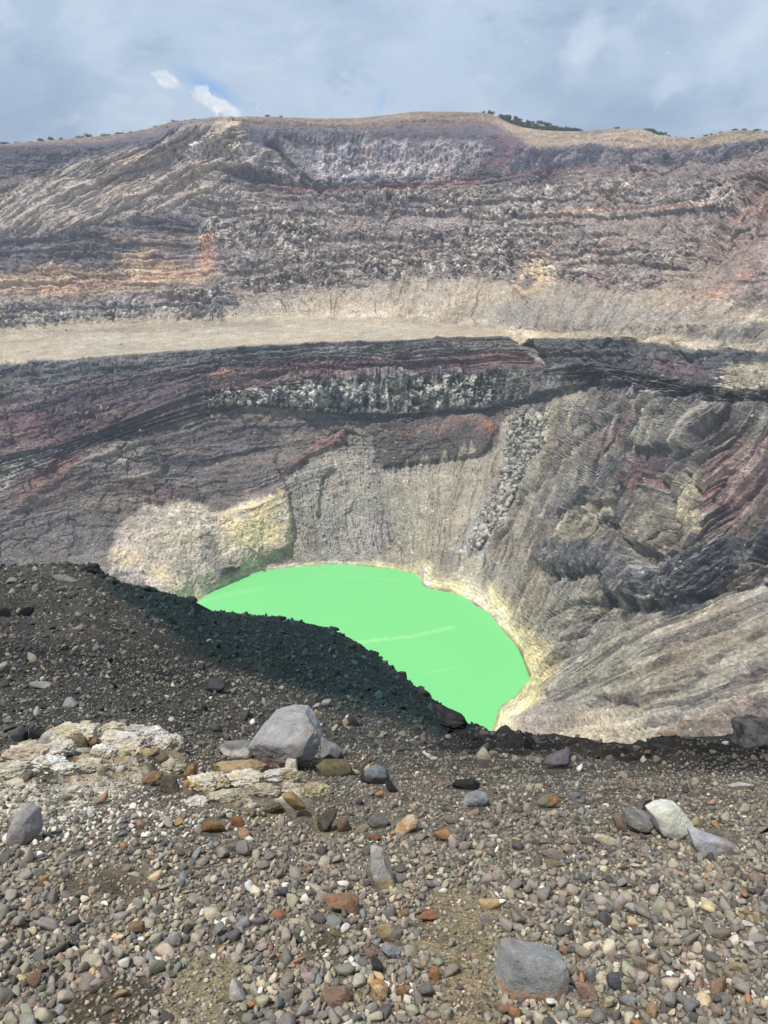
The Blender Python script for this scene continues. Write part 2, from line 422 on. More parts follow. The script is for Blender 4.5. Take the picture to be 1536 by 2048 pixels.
LAp = curve([(-260,1450),(300,1450),(800,1510),(940,1500),(965,1475),(985,1458),(1000,1412),(1030,1395),(1045,1374),(1058,1358),(1066,1364),(1100,1400),(1200,1420),(1536,1420),(1800,1420)], 2.0)
LBp = curve([(-260,1560),(1800,1560)]); LCp = curve([(-260,1750),(1800,1750)])
T = [tanv(p) for p in (L0p, L1p, L2p, LMp, L3p, L4p, L5p, L6p, L7p, L8p, L9p, LAp, LBp, LCp)]
Y5 = -L5z / T[6]
def slope_next(Y, Tk, Tn, s): return (s * Y + Tk * Y) / (Tn + s)
s56 = curve([(-260,.84),(1000,.84),(1200,.7),(1536,.6),(1800,.6)]); s67 = curve([(-260,1.6),(0,1.8),(300,2.0),(500,2.6),(1200,2.5),(1536,2.0),(1800,2)]); s78 = curve([(-260,.8),(300,.85),(800,1.0),(1100,.8),(1200,.7),(1536,.8),(1800,.8)])
Y6 = slope_next(Y5, T[6], T[7], s56); Y7 = slope_next(Y6, T[7], T[8], s67); Y8 = slope_next(Y7, T[8], T[9], s78)
LAKE = -232.0
Y9s = curve([(-260,330),(0,344),(300,360),(1050,309),(1060,303),(1066,299.2),(1080,298.2),(1100,295.5),(1200,300),(1300,285),(1536,258),(1800,220)], 3)
wl = sstep(300, 395, CX) * (1 - sstep(1050, 1062, CX))
Y9 = wl * (232.0 / T[10]) + (1 - wl) * Y9s
Y9 = np.minimum(Y9, Y8 - 6)
YAs = curve([(-260,285),(300,285),(1050,306),(1060,302),(1066,297),(1075,292),(1100,271),(1200,243),(1300,222),(1536,187),(1800,160)], 1.5)
wa = sstep(880, 940, CX) * (1 - sstep(1050, 1062, CX))
YA = wa * (232.0 / T[11]) + (1 - wa) * np.where(CX < 900, 245.0, YAs)
YA = np.minimum(YA, Y9 - 1.0)
YB = np.minimum(curve([(-260,215),(900,222),(985,212),(1200,182),(1300,172),(1536,148),(1800,130)], 8), YA - 5)
YC = np.minimum(curve([(-260,140),(1000,145),(1536,100),(1800,90)], 8), YB - 8)
PYS = [L0p, L1p, L2p, LMp, L3p, L4p, L5p, L6p, L7p, L8p, L9p]
YS = [L0y, L1y, L2y, LMy, L3y, L4y, Y5, Y6, Y7, Y8, Y9]
NR = [26, 58, 60, 96, 46, 34, 76, 58, 104, 130]
# between the two shores the bed dips under the lake
under = wl * np.clip((LAp - L9p) / 10.0, 0, 1)
for fr in (.08, .5, .92):
    p = L9p + (LAp - L9p) * fr; y0 = 1 / ((1 - fr) / Y9 + fr / YA)
    d = np.minimum(7.0, (LAp - L9p) * .12) * (1.0 if fr == .5 else .45)
    yb = (232.0 + d) / tanv(p)
    PYS.append(p); YS.append(under * yb + (1 - under) * y0)
PYS += [LAp, LBp, LCp]; YS += [YA, YB, YC]
NR += [14, 90, 90, 14, 66, 40]
rowsP, rowsY, rowsW, rowsSeg = [], [], [], []
for k in range(len(PYS) - 1):
    n = NR[k]
    for j in range(n + (1 if k == len(PYS) - 2 else 0)):
        f = j / n
        p = PYS[k] + (PYS[k + 1] - PYS[k]) * f
        ta, tb, t = tanv(PYS[k]), tanv(PYS[k + 1]), tanv(p)
        g = np.where(np.abs(tb - ta) > 1e-6, (t - ta) / np.where(np.abs(tb - ta) > 1e-6, tb - ta, 1), f)
        rowsP.append(p); rowsY.append(1 / ((1 - g) / YS[k] + g / YS[k + 1])); rowsW.append(np.full(len(CX), k + f))
P_ = np.array(rowsP); Y_ = np.array(rowsY); W_ = np.array(rowsW)
# ease the creases a little along each column (not at the plateau edge or the shore)
Wi = W_[:, 0]
lY = np.log(Y_)
for it in range(5):
    s = lY.copy(); s[1:-1] = (lY[:-2] + 2 * lY[1:-1] + lY[2:]) / 4
    keep = np.exp(-((Wi - 6) / .06) ** 2) + (Wi > 9.6)
    k = np.clip(keep, 0, 1)[:, None]
    lY = s * (1 - k) + lY * k
Y_ = np.exp(lY)
nr, nc = P_.shape
PX = np.repeat(CX[None], nr, 0)
XYZ = place(PX, P_, Y_)                       # (nr, nc, 3)
du = np.gradient(XYZ, axis=1); dv = np.gradient(XYZ, axis=0)
def sm2(a, n):
    for _ in range(n):
        a[1:-1] = (a[:-2] + 2 * a[1:-1] + a[2:]) / 4
        a[:, 1:-1] = (a[:, :-2] + 2 * a[:, 1:-1] + a[:, 2:]) / 4
    return a
NN = np.cross(dv, du); NN = NN / (np.linalg.norm(NN, axis=2, keepdims=True) + 1e-9)
NN = sm2(NN, 6); NN /= np.linalg.norm(NN, axis=2, keepdims=True)
if NN[nr // 2, nc // 2, 1] > 0: NN = -NN
V = XYZ.reshape(-1, 3); NV = NN.reshape(-1, 3); px = PX.ravel().astype(f4); py = P_.ravel().astype(f4); lw = W_.ravel().astype(f4)
Vf = V.astype(f4)

# wobble for the outlines, taken from noise in the rock itself
wx = 9 * fbm(Vf / 22, 4, .6, 3) + 7 * fbm(Vf / 5, 3, .6, 31); wy = 7 * fbm(Vf / 22, 4, .6, 9) + 6 * fbm(Vf / 5, 3, .6, 37)
_ph = np.arctan2(Vf[:, 0] - 14., Vf[:, 1] - 285.)
st1 = 46 * fbm(np.stack([_ph * 30, lw * .5, 0 * _ph], 1), 4, .62, 91) * sstep(7.9, 8.5, lw) * sstep(560, 700, px)
dxl, dyl = 800 - px, 1330 - py; dl = np.hypot(dxl, dyl) + 1
st2 = 40 * fbm(np.stack([lw * 30, Vf[:, 0] / 200, 0 * lw], 1), 3, .6, 92) * np.clip((1 - sstep(3.6, 4.4, lw)) * sstep(1.6, 2.2, lw) + sstep(6.0, 6.1, lw) * (1 - sstep(8, 8.6, lw)), 0, 1)
qx = px + wx * 1.3 + st1 * dxl / dl + st2; qy = py + wy * 1.2 + st1 * dyl / dl

C = np.zeros((len(V), 3), f4)
base = [(0,(136,126,114)),(.5,(120,110,106)),(1,(104,102,110)),(1.3,(94,94,108)),(1.9,(102,100,108)),(2,(130,121,120)),(3,(136,129,125)),(3.8,(146,137,130)),(4,(160,150,138)),(4.6,(168,158,144)),(4.85,(182,171,154)),(5,(198,185,166)),(5.95,(200,188,168)),(6.03,(104,103,104)),(6.35,(98,96,98)),(7,(96,90,92)),(7.1,(84,83,86)),(7.9,(84,82,84)),(8,(102,97,98)),(9,(120,112,106)),(9.4,(138,130,118)),(10,(150,144,132)),(14,(164,156,142)),(16,(164,154,138)),(20,(150,142,130))]
bw = [b[0] for b in base]; bc = np.array([lin(b[1]) for b in base])
lwn = lw + np.where(lw < 4.4, .26, .10) * fbm(Vf / 24, 4, .6, 5)
for k in range(3): C[:, k] = np.interp(np.where(np.abs(lw - 6) < .5, lw + .012 * fbm(Vf / 6, 2, .5, 5), lwn), bw, bc[:, k])

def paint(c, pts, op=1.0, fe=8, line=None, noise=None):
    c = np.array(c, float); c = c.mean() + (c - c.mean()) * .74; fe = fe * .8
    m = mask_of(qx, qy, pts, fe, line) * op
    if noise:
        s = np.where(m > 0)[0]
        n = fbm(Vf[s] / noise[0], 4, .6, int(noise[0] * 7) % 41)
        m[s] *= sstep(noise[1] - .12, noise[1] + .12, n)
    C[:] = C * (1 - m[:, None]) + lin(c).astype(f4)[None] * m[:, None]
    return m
CH = {k: np.zeros(len(V), f4) for k in ('blk', 'gul', 'strat', 'colm', 'rub', 'diag', 'step', 'smooth', 'rad')}
def chan(name, pts, op=1.0, fe=10, line=None):
    m = mask_of(qx, qy, pts, fe, line) * op
    if name == 'step': CH[name] += m
    else: CH[name] = np.maximum(CH[name], m)

# --- far wall
paint((94,95,106), [(-300,290),(0,296),(150,290),(280,270),(330,300),(300,330),(150,350),(0,360),(-300,390)], .9, 14)
paint((112,108,116), [(280,268),(360,250),(480,300),(430,360),(300,330)], .6, 20)
paint((108,98,104), [(0,340),(150,330),(300,320),(320,345),(120,372),(0,372)], .6, 10)
paint((160,152,140), [(-300,420),(0,405),(120,335),(250,300),(300,300),(390,255),(470,248),(500,290),(560,310),(520,370),(430,400),(330,425),(200,462),(0,476),(-300,490)], .85, 14)
paint((190,175,142), [(250,310),(300,296),(290,350),(250,400),(210,410)], .55, 12, noise=(18, -.05))
paint((186,172,144), [(400,300),(440,255),(475,245),(480,300),(455,350),(400,370),(380,380)], .6, 12, noise=(14, -.1))
paint((98,95,100), [(-300,490),(0,470),(200,458),(330,432),(420,425),(415,500),(330,520),(250,545),(0,560),(-300,570)], .85, 12)
paint((150,132,112), [(200,470),(330,450),(415,440),(420,470),(330,500),(240,505)], .6, 12, noise=(9, 0))
paint((184,160,128), [(-300,570),(0,545),(100,530),(230,530),(250,505),(300,500),(330,525),(420,525),(430,560),(330,578),(200,585),(0,590),(-300,600)], .8, 10)
paint((190,150,125), [(0,580),(100,570),(260,548),(420,540),(425,552),(250,565),(100,585)], .55, 5)
paint((118,108,104), [(200,520),(240,530),(230,575),(215,570)], .6, 6)
paint((124,119,116), [(-300,640),(0,615),(120,590),(300,580),(440,572),(470,600),(440,640),(330,625),(150,640),(0,660),(-300,680)], .85, 10)
paint((134,127,122), [(390,405),(600,385),(900,372),(1250,362),(1420,372),(1480,400),(1440,470),(1350,540),(1250,585),(1100,560),(960,555),(800,560),(640,578),(520,582),(450,560),(410,500)], .85, 14)
paint((204,198,194), [(330,300),(440,275),(520,320),(615,368),(560,370),(470,340),(380,330)], .85, 10, noise=(6, .0))
paint((96,90,98), [(450,345),(520,345),(610,372),(560,385),(450,370)], .8, 8)
paint((146,142,146), [(560,300),(640,285),(800,280),(960,285),(985,300),(950,345),(900,362),(640,362),(600,350)], .75, 12)
paint((186,183,186), [(610,310),(700,290),(760,288),(960,300),(940,350),(760,362),(640,362)], .6, 20, noise=(8, .12))
paint((108,106,118), [(610,290),(700,285),(760,300),(720,330),(640,330)], .6, 14, noise=(12, -.05))
paint((178,160,134), [(720,285),(740,270),(755,300),(735,330)], .6, 7, noise=(6, -.05))
paint((82,84,98), [(490,262),(640,258),(740,262),(760,285),(640,295),(560,300)], .75, 12)
paint((122,98,102), [(940,362),(985,275),(1015,272),(1040,300),(1000,350),(970,365)], .75, 16, noise=(9, -.12))
paint((140,88,84), [(540,376),(640,374),(720,374),(860,370),(935,356),(940,362),(860,380),(720,384),(600,386)], .85, 4)
paint((150,98,84), [(1000,348),(1120,336),(1250,328),(1260,333),(1120,344),(1000,356)], .45, 5)
paint((82,84,99), [(1000,345),(1030,292),(1075,304),(1200,298),(1300,310),(1400,300),(1460,285),(1540,278),(1800,270),(1800,300),(1536,300),(1420,318),(1300,330),(1150,335)], .95, 7)
paint((152,141,124), [(980,240),(1040,252),(1160,266),(1290,262),(1400,282),(1480,264),(1800,258),(1800,268),(1540,276),(1440,288),(1300,300),(1200,294),(1075,298),(1030,275)], .85, 6)
paint((126,119,116), [(980,360),(1150,345),(1300,335),(1450,318),(1800,300),(1800,330),(1536,345),(1350,372),(1000,385)], .8, 6)
paint((188,148,128), [(1040,430),(1200,412),(1420,412),(1420,420),(1200,424)], .7, 5)
paint((150,115,108), [(770,460),(860,455),(980,430),(980,440),(860,470)], .5, 6)
paint((188,140,104), [(412,470),(428,468),(445,520),(430,545),(405,532)], .85, 6)
paint((188,168,134), [(1030,582),(1045,545),(1062,512),(1085,502),(1112,530),(1108,570),(1080,590),(1060,606),(1042,600)], .95, 5)
paint((122,108,112), [(1046,568),(1060,552),(1082,560),(1078,584),(1046,586)], .9, 4)
paint((186,142,128), [(1160,555),(1190,545),(1210,560),(1180,565)], .6, 6); paint((172,128,124), [(1215,478),(1255,474),(1260,492),(1220,496)], .7, 6)
paint((142,128,120), [(1800,360),(1536,372),(1490,430),(1430,520),(1410,600),(1536,640),(1800,640)], .75, 14)
paint((166,136,122), [(1540,350),(1500,395),(1455,440),(1425,520),(1442,520),(1490,455),(1540,390)], .8, 8, noise=(7, -.15))
paint((160,112,102), [(1540,345),(1502,390),(1500,410),(1540,372)], .6, 5)
paint((190,140,120), [(1375,590),(1440,570),(1500,540),(1510,560),(1430,605),(1375,610)], .55, 8, noise=(6, .0))
# --- caldera floor and talus
paint((205,192,168), [(-300,695),(0,682),(330,668),(560,650),(760,652),(860,662),(700,676),(400,694),(0,722),(-300,745)], .8, 8)
paint((184,172,148), [(0,672),(300,650),(520,640),(560,646),(300,664),(0,690)], .7, 4)
for pts in ([(0,690),(240,676),(420,690)], [(160,688),(360,676),(600,664),(780,652)], [(0,676),(300,668),(620,655)], [(620,632),(700,650),(830,652)], [(560,640),(700,632),(830,634)], [(300,684),(520,672),(740,660)]):
    paint((222,208,184), pts, .6, 2, line=2.2)
paint((176,164,140), [(200,664),(260,648),(310,652),(280,668)], .7, 6)
paint((190,165,148), [(560,610),(760,600),(820,635),(640,640)], .4, 14)
paint((150,142,128), [(800,640),(1000,600),(1200,620),(1250,660),(1000,662),(880,652)], .5, 14)
# --- below the plateau edge
paint((106,106,106), [(-300,760),(0,732),(300,710),(600,692),(800,686),(1000,678),(1040,684),(1075,706),(1060,712),(980,694),(800,706),(600,716),(300,745),(0,780),(-300,800)], .8, 4)
paint((124,121,114), [(560,704),(800,694),(1000,686),(1050,702),(1000,702),(800,712),(600,722)], .5, 4)
paint((112,86,88), [(405,760),(440,738),(520,728),(700,724),(900,712),(1062,708),(1078,730),(1000,735),(860,742),(640,765),(460,790),(410,782)], .85, 7)
paint((136,96,96), [(930,705),(1062,706),(1072,728),(990,732),(940,724)], .55, 6)
paint((182,140,120), [(432,742),(470,736),(475,756),(440,765)], .7, 6)
paint((104,86,92), [(-300,860),(0,800),(200,752),(400,742),(420,775),(330,790),(200,830),(0,890),(-300,960)], .75, 14)
paint((106,84,88), [(-300,890),(0,820),(90,815),(250,810),(380,795),(410,810),(300,835),(150,880),(0,915),(-300,980)], .8, 12)
paint((122,88,92), [(0,822),(80,818),(70,850),(0,858)], .6, 8)
paint((164,162,150), [(-40,960),(0,935),(75,915),(80,925),(30,955),(0,990),(-60,1010)], .8, 6, noise=(4, -.1))
paint((176,172,158), [(415,805),(440,782),(520,772),(640,770),(760,765),(800,772),(780,818),(640,815),(540,806),(430,815)], .85, 7, noise=(5, .08))
paint((172,168,152), [(770,775),(900,752),(1000,752),(980,800),(900,812),(780,818)], .85, 7, noise=(4.5, .05))
paint((118,110,102), [(1010,745),(1180,738),(1210,760),(1060,790),(1000,810)], .5, 10)
paint((142,132,124), [(1160,760),(1330,742),(1350,780),(1240,790)], .5, 10, noise=(7, 0))
paint((128,100,104), [(1290,705),(1390,720),(1420,750),(1340,750)], .6, 10)
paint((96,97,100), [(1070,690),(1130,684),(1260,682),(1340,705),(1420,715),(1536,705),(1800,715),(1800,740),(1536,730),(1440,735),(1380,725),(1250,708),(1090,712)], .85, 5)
paint((186,174,148), [(1450,735),(1536,722),(1800,740),(1800,770),(1536,768),(1480,790),(1440,770)], .8, 8)
paint((186,182,174), [(1068,708),(1090,702),(1100,718),(1085,730)], .8, 5)
paint((144,136,126), [(165,905),(210,888),(300,888),(335,930),(290,965),(230,955),(165,930)], .6, 14)
paint((168,158,142), [(185,900),(215,890),(260,925),(245,940)], .5, 10)
paint((132,92,84), [(20,985),(100,925),(165,900),(160,925),(90,985),(30,1010)], .7, 9)
paint((112,92,92), [(30,1010),(110,960),(160,980),(110,1010),(60,1030)], .6, 10)
paint((88,86,92), [(290,885),(420,870),(560,855),(560,960),(470,1005),(380,1010),(320,980),(290,930)], .7, 14)
paint((110,84,80), [(210,960),(300,965),(380,985),(340,1000),(220,990)], .6, 10)
paint((116,110,110), [(-300,1080),(0,1020),(150,1010),(240,1030),(230,1120),(0,1170),(-300,1200)], .7, 16)
paint((132,122,116), [(480,985),(560,935),(565,980),(500,1010)], .6, 8)
paint((190,178,158), [(225,1110),(235,1062),(290,1012),(370,1000),(440,1022),(560,990),(585,1040),(588,1100),(530,1135),(470,1165),(390,1212),(300,1205),(225,1150)], .95, 14)
paint((150,138,134), [(225,1060),(290,1005),(330,1015),(280,1060),(235,1110)], .5, 16, noise=(10, -.05))
paint((128,118,112), [(360,1000),(440,1015),(470,1040),(400,1050)], .6, 10, noise=(9, .0))
paint((108,100,98), [(405,1060),(425,1062),(445,1110),(430,1115)], .7, 5)
paint((168,158,150), [(280,1040),(420,1050),(430,1130),(300,1140)], .55, 18, noise=(8, .0))
paint((218,194,146), [(430,1030),(500,1010),(560,985),(582,1040),(575,1090),(510,1110),(450,1080)], .85, 12, noise=(9, -.1))
paint((206,184,140), [(228,1105),(270,1110),(350,1170),(390,1205),(330,1180),(240,1140)], .6, 10, noise=(6, -.1))
paint((196,184,184), [(215,1150),(280,1140),(340,1185),(330,1210),(230,1180)], .6, 12)
paint((146,138,132), [(400,1080),(440,1090),(470,1140),(440,1160),(410,1120)], .5, 10)
paint((88,80,80), [(425,1165),(440,1140),(485,1128),(480,1150),(450,1172)], .9, 5)
paint((176,146,142), [(385,1208),(430,1160),(520,1128),(590,1112),(600,1135),(520,1150),(440,1190),(395,1215)], .7, 8)  # reddened strip offsets the lake's green bounce light in the colour
paint((138,110,106), [(500,1120),(560,1090),(590,1105),(540,1132)], .6, 8)
paint((130,96,94), [(550,940),(600,910),(690,855),(692,885),(620,915),(575,945)], .85, 7)
paint((146,102,96), [(625,890),(690,852),(690,876),(640,900)], .6, 6)
paint((152,146,138), [(575,955),(620,925),(700,885),(735,845),(765,930),(785,1090),(740,1128),(600,1118),(580,1050)], .85, 10)
paint((150,138,136), [(600,1050),(760,1040),(785,1090),(730,1125),(600,1115)], .6, 14)
paint((99,93,92), [(745,850),(800,838),(960,832),(1000,850),(965,915),(860,925),(770,930)], .85, 7)
paint((150,128,112), [(860,830),(940,826),(950,850),(880,855)], .6, 8)
paint((136,106,98), [(780,865),(900,842),(960,838),(1010,838),(985,870),(880,868),(800,878)], .6, 7)
paint((168,108,88), [(965,846),(1000,844),(1000,858),(970,860)], .9, 4)
paint((154,147,131), [(768,932),(860,924),(965,915),(1000,870),(1028,815),(1042,815),(1015,900),(970,1010),(910,1110),(820,1105),(780,1060)], .95, 6)
paint((150,148,146), [(1028,838),(1055,822),(1115,826),(1108,885),(1050,970),(1005,1055),(970,1135),(885,1122),(940,1050),(980,990),(1008,900)], .9, 6)
paint((156,147,128), [(1110,800),(1150,780),(1190,790),(1120,900),(1040,1010),(990,1090),(960,1120),(1000,1040),(1060,950),(1105,880)], .85, 8)
# --- the big slope on the other shore
paint((150,142,128), [(1190,790),(1330,775),(1536,800),(1800,800),(1800,1000),(1536,930),(1400,930),(1250,900),(1100,1050),(1010,1100),(1090,950)], .5, 18)
paint((146,112,112), [(1185,885),(1230,850),(1285,835),(1300,870),(1240,905),(1215,935),(1190,920)], .8, 12)
paint((150,100,92), [(1280,822),(1310,815),(1320,840),(1290,845)], .6, 8)
paint((180,172,152), [(1300,880),(1360,850),(1420,820),(1380,880),(1330,905),(1300,900)], .7, 10)
paint((140,104,100), [(1262,950),(1320,925),(1340,960),(1335,990),(1270,990)], .85, 9)
paint((146,108,110), [(1400,960),(1440,900),(1520,860),(1800,850),(1800,960),(1500,990),(1470,1050),(1440,1070),(1410,1030)], .8, 14)
paint((122,122,124), [(1090,1010),(1150,940),(1240,930),(1270,990),(1290,1030),(1200,1010),(1140,1050),(1090,1060)], .75, 10)
paint((160,150,128), [(1120,1050),(1190,1018),(1280,1030),(1260,1060),(1180,1110),(1120,1090)], .75, 10)
paint((182,172,146), [(1335,960),(1375,945),(1400,980),(1390,1060),(1360,1080),(1345,1020)], .8, 7)
paint((146,138,126), [(1275,1010),(1335,985),(1345,1060),(1310,1110),(1270,1080)], .8, 8)
paint((96,98,102), [(1085,1105),(1100,1090),(1180,1100),(1250,1110),(1280,1130),(1320,1160),(1360,1110),(1470,1080),(1536,1040),(1800,1000),(1800,1110),(1536,1130),(1470,1160),(1380,1235),(1320,1215),(1240,1205),(1200,1150),(1130,1165),(1090,1140)], .85, 7)
paint((132,130,130), [(1200,1110),(1250,1090),(1330,1120),(1320,1180),(1270,1190),(1220,1150)], .55, 12)
paint((70,70,76), [(1498,1105),(1536,1060),(1800,1020),(1800,1100),(1536,1140),(1508,1132)], .9, 6)  # cave mouth: its shade is put into the colour as well
paint((158,148,130), [(1485,1120),(1500,1108),(1512,1135),(1490,1170),(1475,1170)], .9, 5)
paint((142,137,126), [(960,1140),(1040,1110),(1090,1150),(1200,1160),(1230,1210),(1130,1260),(1080,1280),(1000,1200)], .7, 16)
paint((148,144,140), [(1085,1290),(1180,1220),(1250,1230),(1170,1310),(1110,1400),(1085,1370)], .6, 16)
paint((176,167,148), [(1100,1410),(1200,1330),(1330,1265),(1536,1190),(1800,1120),(1800,1500),(1536,1420),(1400,1390),(1300,1420),(1150,1450)], .75, 16)
paint((158,142,116), [(1330,1290),(1536,1200),(1800,1150),(1800,1190),(1536,1240),(1350,1330)], .5, 12)
paint((206,192,164), [(1100,1480),(1150,1440),(1280,1425),(1340,1430),(1310,1500),(1200,1510)], .8, 12)
paint((205,178,150), [(1340,1500),(1370,1440),(1440,1390),(1450,1410),(1400,1460),(1380,1500)], .8, 9)
paint((166,146,140), [(1400,1490),(1440,1420),(1536,1330),(1800,1280),(1800,1500),(1500,1500)], .7, 12)
paint((150,128,112), [(1360,1500),(1400,1440),(1450,1400),(1500,1340),(1800,1280),(1800,1520)], .6, 10)
paint((112,98,94), [(1440,1480),(1480,1420),(1536,1400),(1800,1400),(1800,1500)], .6, 10, noise=(6, -.05))
paint((110,98,98), [(1430,1390),(1500,1320),(1536,1310),(1536,1360),(1470,1400)], .6, 9)
paint((196,176,172), [(1010,1400),(1080,1410),(1110,1440),(1060,1470),(1000,1460)], .7, 9)
paint((158,122,112), [(1030,1425),(1075,1430),(1070,1445),(1020,1440)], .6, 6)
paint((118,112,104), [(1000,1300),(1110,1250),(1300,1230),(1536,1170),(1800,1130),(1800,1520),(1000,1500)], .38, 20)
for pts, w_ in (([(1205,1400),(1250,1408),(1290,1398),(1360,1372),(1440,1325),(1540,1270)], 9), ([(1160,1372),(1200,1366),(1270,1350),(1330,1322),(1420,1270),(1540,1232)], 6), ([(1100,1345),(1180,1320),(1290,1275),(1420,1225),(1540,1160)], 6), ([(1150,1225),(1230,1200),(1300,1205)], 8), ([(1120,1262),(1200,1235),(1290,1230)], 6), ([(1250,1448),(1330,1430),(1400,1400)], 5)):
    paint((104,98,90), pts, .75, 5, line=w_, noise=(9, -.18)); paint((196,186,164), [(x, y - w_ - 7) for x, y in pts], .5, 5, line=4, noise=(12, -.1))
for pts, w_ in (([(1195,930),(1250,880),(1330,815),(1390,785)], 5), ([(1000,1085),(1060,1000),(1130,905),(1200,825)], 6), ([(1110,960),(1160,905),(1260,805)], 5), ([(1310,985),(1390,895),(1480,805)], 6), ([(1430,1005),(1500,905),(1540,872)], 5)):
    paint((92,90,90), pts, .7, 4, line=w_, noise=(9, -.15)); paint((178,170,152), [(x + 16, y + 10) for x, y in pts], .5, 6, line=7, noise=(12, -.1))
paint((64,70,72), [(1090,1132),(1130,1150),(1200,1140),(1245,1185),(1330,1212),(1390,1205),(1470,1130),(1490,1150),(1390,1238),(1320,1226),(1240,1212),(1200,1160),(1130,1170)], .85, 5)  # darker basalt, with the shade at the cliff foot put into the colour
paint((74,78,80), [(1180,992),(1285,990),(1290,1012),(1190,1018)], .8, 4); paint((76,82,84), [(1212,1042),(1276,1038),(1276,1058),(1220,1064)], .8, 4); paint((70,72,74), [(1338,960),(1344,1000),(1346,1060)], .8, 2.5, line=3)  # shade of ledges and crevice painted in as dark strips
paint((80,82,86), [(1262,950),(1330,955),(1338,962),(1270,964)], .8, 3); paint((150,142,132), [(1000,600),(1250,610),(1536,650),(1800,650),(1800,705),(1450,690),(1200,668),(1000,655)], .85, 12)
ledge_late = [(-5.0, [(1336,960),(1342,1000),(1345,1060)], 3, 3), (-5.0, [(1378,950),(1400,1000),(1392,1060)], 4, 4)]
# --- sulphur rim round the lake
shore = [(390,1205),(430,1182),(470,1162),(520,1143),(600,1134),(680,1129),(740,1134),(790,1141),(830,1153),(850,1173),(900,1186),(960,1214),(1000,1254),(1040,1301),(1060,1350),(1045,1372),(1030,1395),(1000,1412),(985,1460)]
sel = np.where((px > 340) & (px < 1160) & (py > 1080) & (py < 1520))[0]
ds = np.full(len(V), 999., f4); ds[sel] = line_d(px[sel] + .35 * wx[sel], py[sel] + .35 * wy[sel], shore)
wd = np.interp(px, [380, 520, 700, 820, 860, 1000, 1060, 1100], [14, 9, 10, 22, 46, 52, 56, 56]).astype(f4)
m = (1 - sstep(.35, 1.15, ds / wd + .55 * fbm(Vf / 9, 3, .6, 64))) * (lw > 8.5)
stripe = np.abs(np.sin(ds * .42 + 3.5 * fbm(Vf / 18, 3, .55, 61))) ** .6
ysel = sstep(-.25, .2, fbm(Vf / 11, 3, .6, 63))
cy = lin((205,195,156))[None] * ysel[:, None] + lin((212,203,186))[None] * (1 - ysel[:, None])
cy = cy * (.66 + .46 * stripe[:, None]) * (1 + .25 * fbm(Vf / 3, 3, .6, 65))[:, None]
m = m * (.62 + .38 * sstep(-.35, .15, fbm(Vf / 7, 3, .6, 66)))
C = (C * (1 - m[:, None]) + cy * m[:, None]).astype(f4)
wet = 1 - sstep(2.0, 5.5, ds)
C *= (1 - .45 * wet * (px > 820) - .25 * wet * (px <= 820))[:, None]
shoremask = m

# --- relief channels
chan('blk', [(390,405),(600,388),(900,375),(1250,362),(1430,362),(1480,390),(1440,470),(1350,545),(1250,590),(1100,560),(960,555),(800,562),(640,580),(520,590),(450,560),(410,500)], 1, 14)
chan('blk', [(-300,650),(0,615),(120,595),(300,585),(450,575),(470,600),(440,645),(330,628),(150,645),(0,665),(-300,690)], 1, 10)
chan('blk', [(330,300),(440,270),(520,315),(620,368),(540,380),(470,340),(380,330)], .9, 10)
chan('blk', [(410,810),(440,780),(600,768),(800,760),(1000,750),(990,805),(900,820),(640,820)], .9, 8)
chan('blk', [(1150,755),(1330,745),(1420,770),(1536,770),(1536,810),(1400,805),(1240,790)], .7, 8)
chan('blk', [(1035,835),(1060,825),(1112,830),(1100,880),(1045,960),(1000,1050),(950,1120),(905,1118),(950,1050),(985,990),(1015,900)], .6, 6)
chan('blk', [(1420,600),(1480,560),(1536,540),(1536,620),(1440,620)], .5, 14)
chan('colm', [(640,295),(760,285),(960,290),(985,300),(950,345),(900,362),(640,364)], 1, 10)
chan('colm', [(600,760),(800,745),(1000,738),(1200,728),(1250,765),(1120,782),(1000,815),(800,830),(600,825)], 1, 8)
chan('colm', [(490,262),(740,262),(760,300),(560,310)], .6, 10)
chan('colm', [(1000,345),(1030,292),(1200,300),(1300,310),(1460,285),(1800,270),(1800,300),(1420,318),(1300,330),(1150,335)], .8, 8)
chan('colm', [(1240,1160),(1330,1130),(1480,1085),(1800,1010),(1800,1110),(1500,1140),(1390,1220),(1300,1200)], .6, 10)
chan('diag', [(-300,420),(0,405),(120,335),(250,300),(390,255),(470,248),(500,290),(560,310),(520,370),(430,400),(330,425),(200,462),(0,476),(-300,490)], 1, 14)
chan('strat', [(-300,480),(0,470),(200,455),(330,430),(420,425),(430,560),(330,580),(0,590),(-300,600)], 1, 14)
chan('strat', [(380,340),(700,370),(1000,355),(1400,320),(1800,300),(1800,400),(1400,372),(900,385),(400,420)], .8, 14)
chan('strat', [(-300,760),(0,730),(400,702),(800,683),(1040,676),(1075,720),(800,742),(400,775),(200,830),(0,890),(-300,960)], .6, 10)
chan('strat', [(380,240),(700,238),(960,226),(1000,262),(700,264),(480,264)], .55, 8)
chan('strat', [(1000,262),(1160,266),(1290,266),(1400,284),(1536,268),(1800,262),(1800,285),(1440,296),(1300,308),(1075,300)], .4, 8)
chan('strat', [(130,870),(400,815),(560,820),(560,960),(400,1000),(250,900)], .5, 14)
chan('smooth', [(-300,660),(0,650),(400,636),(600,630),(800,636),(1000,660),(1060,690),(1000,674),(800,682),(400,702),(0,730),(-300,760)], 1, 8)
chan('rad', [(470,610),(800,565),(1000,565),(1200,585),(1400,605),(1800,600),(1800,690),(1400,680),(1000,660),(800,636),(600,630)], .7, 14)
chan('rad', [(575,955),(700,885),(735,850),(768,932),(965,915),(1030,815),(1250,780),(1536,810),(1800,800),(1800,1500),(980,1500),(1090,1380),(1040,1280),(900,1160),(780,1120),(600,1118)], 1, 10)
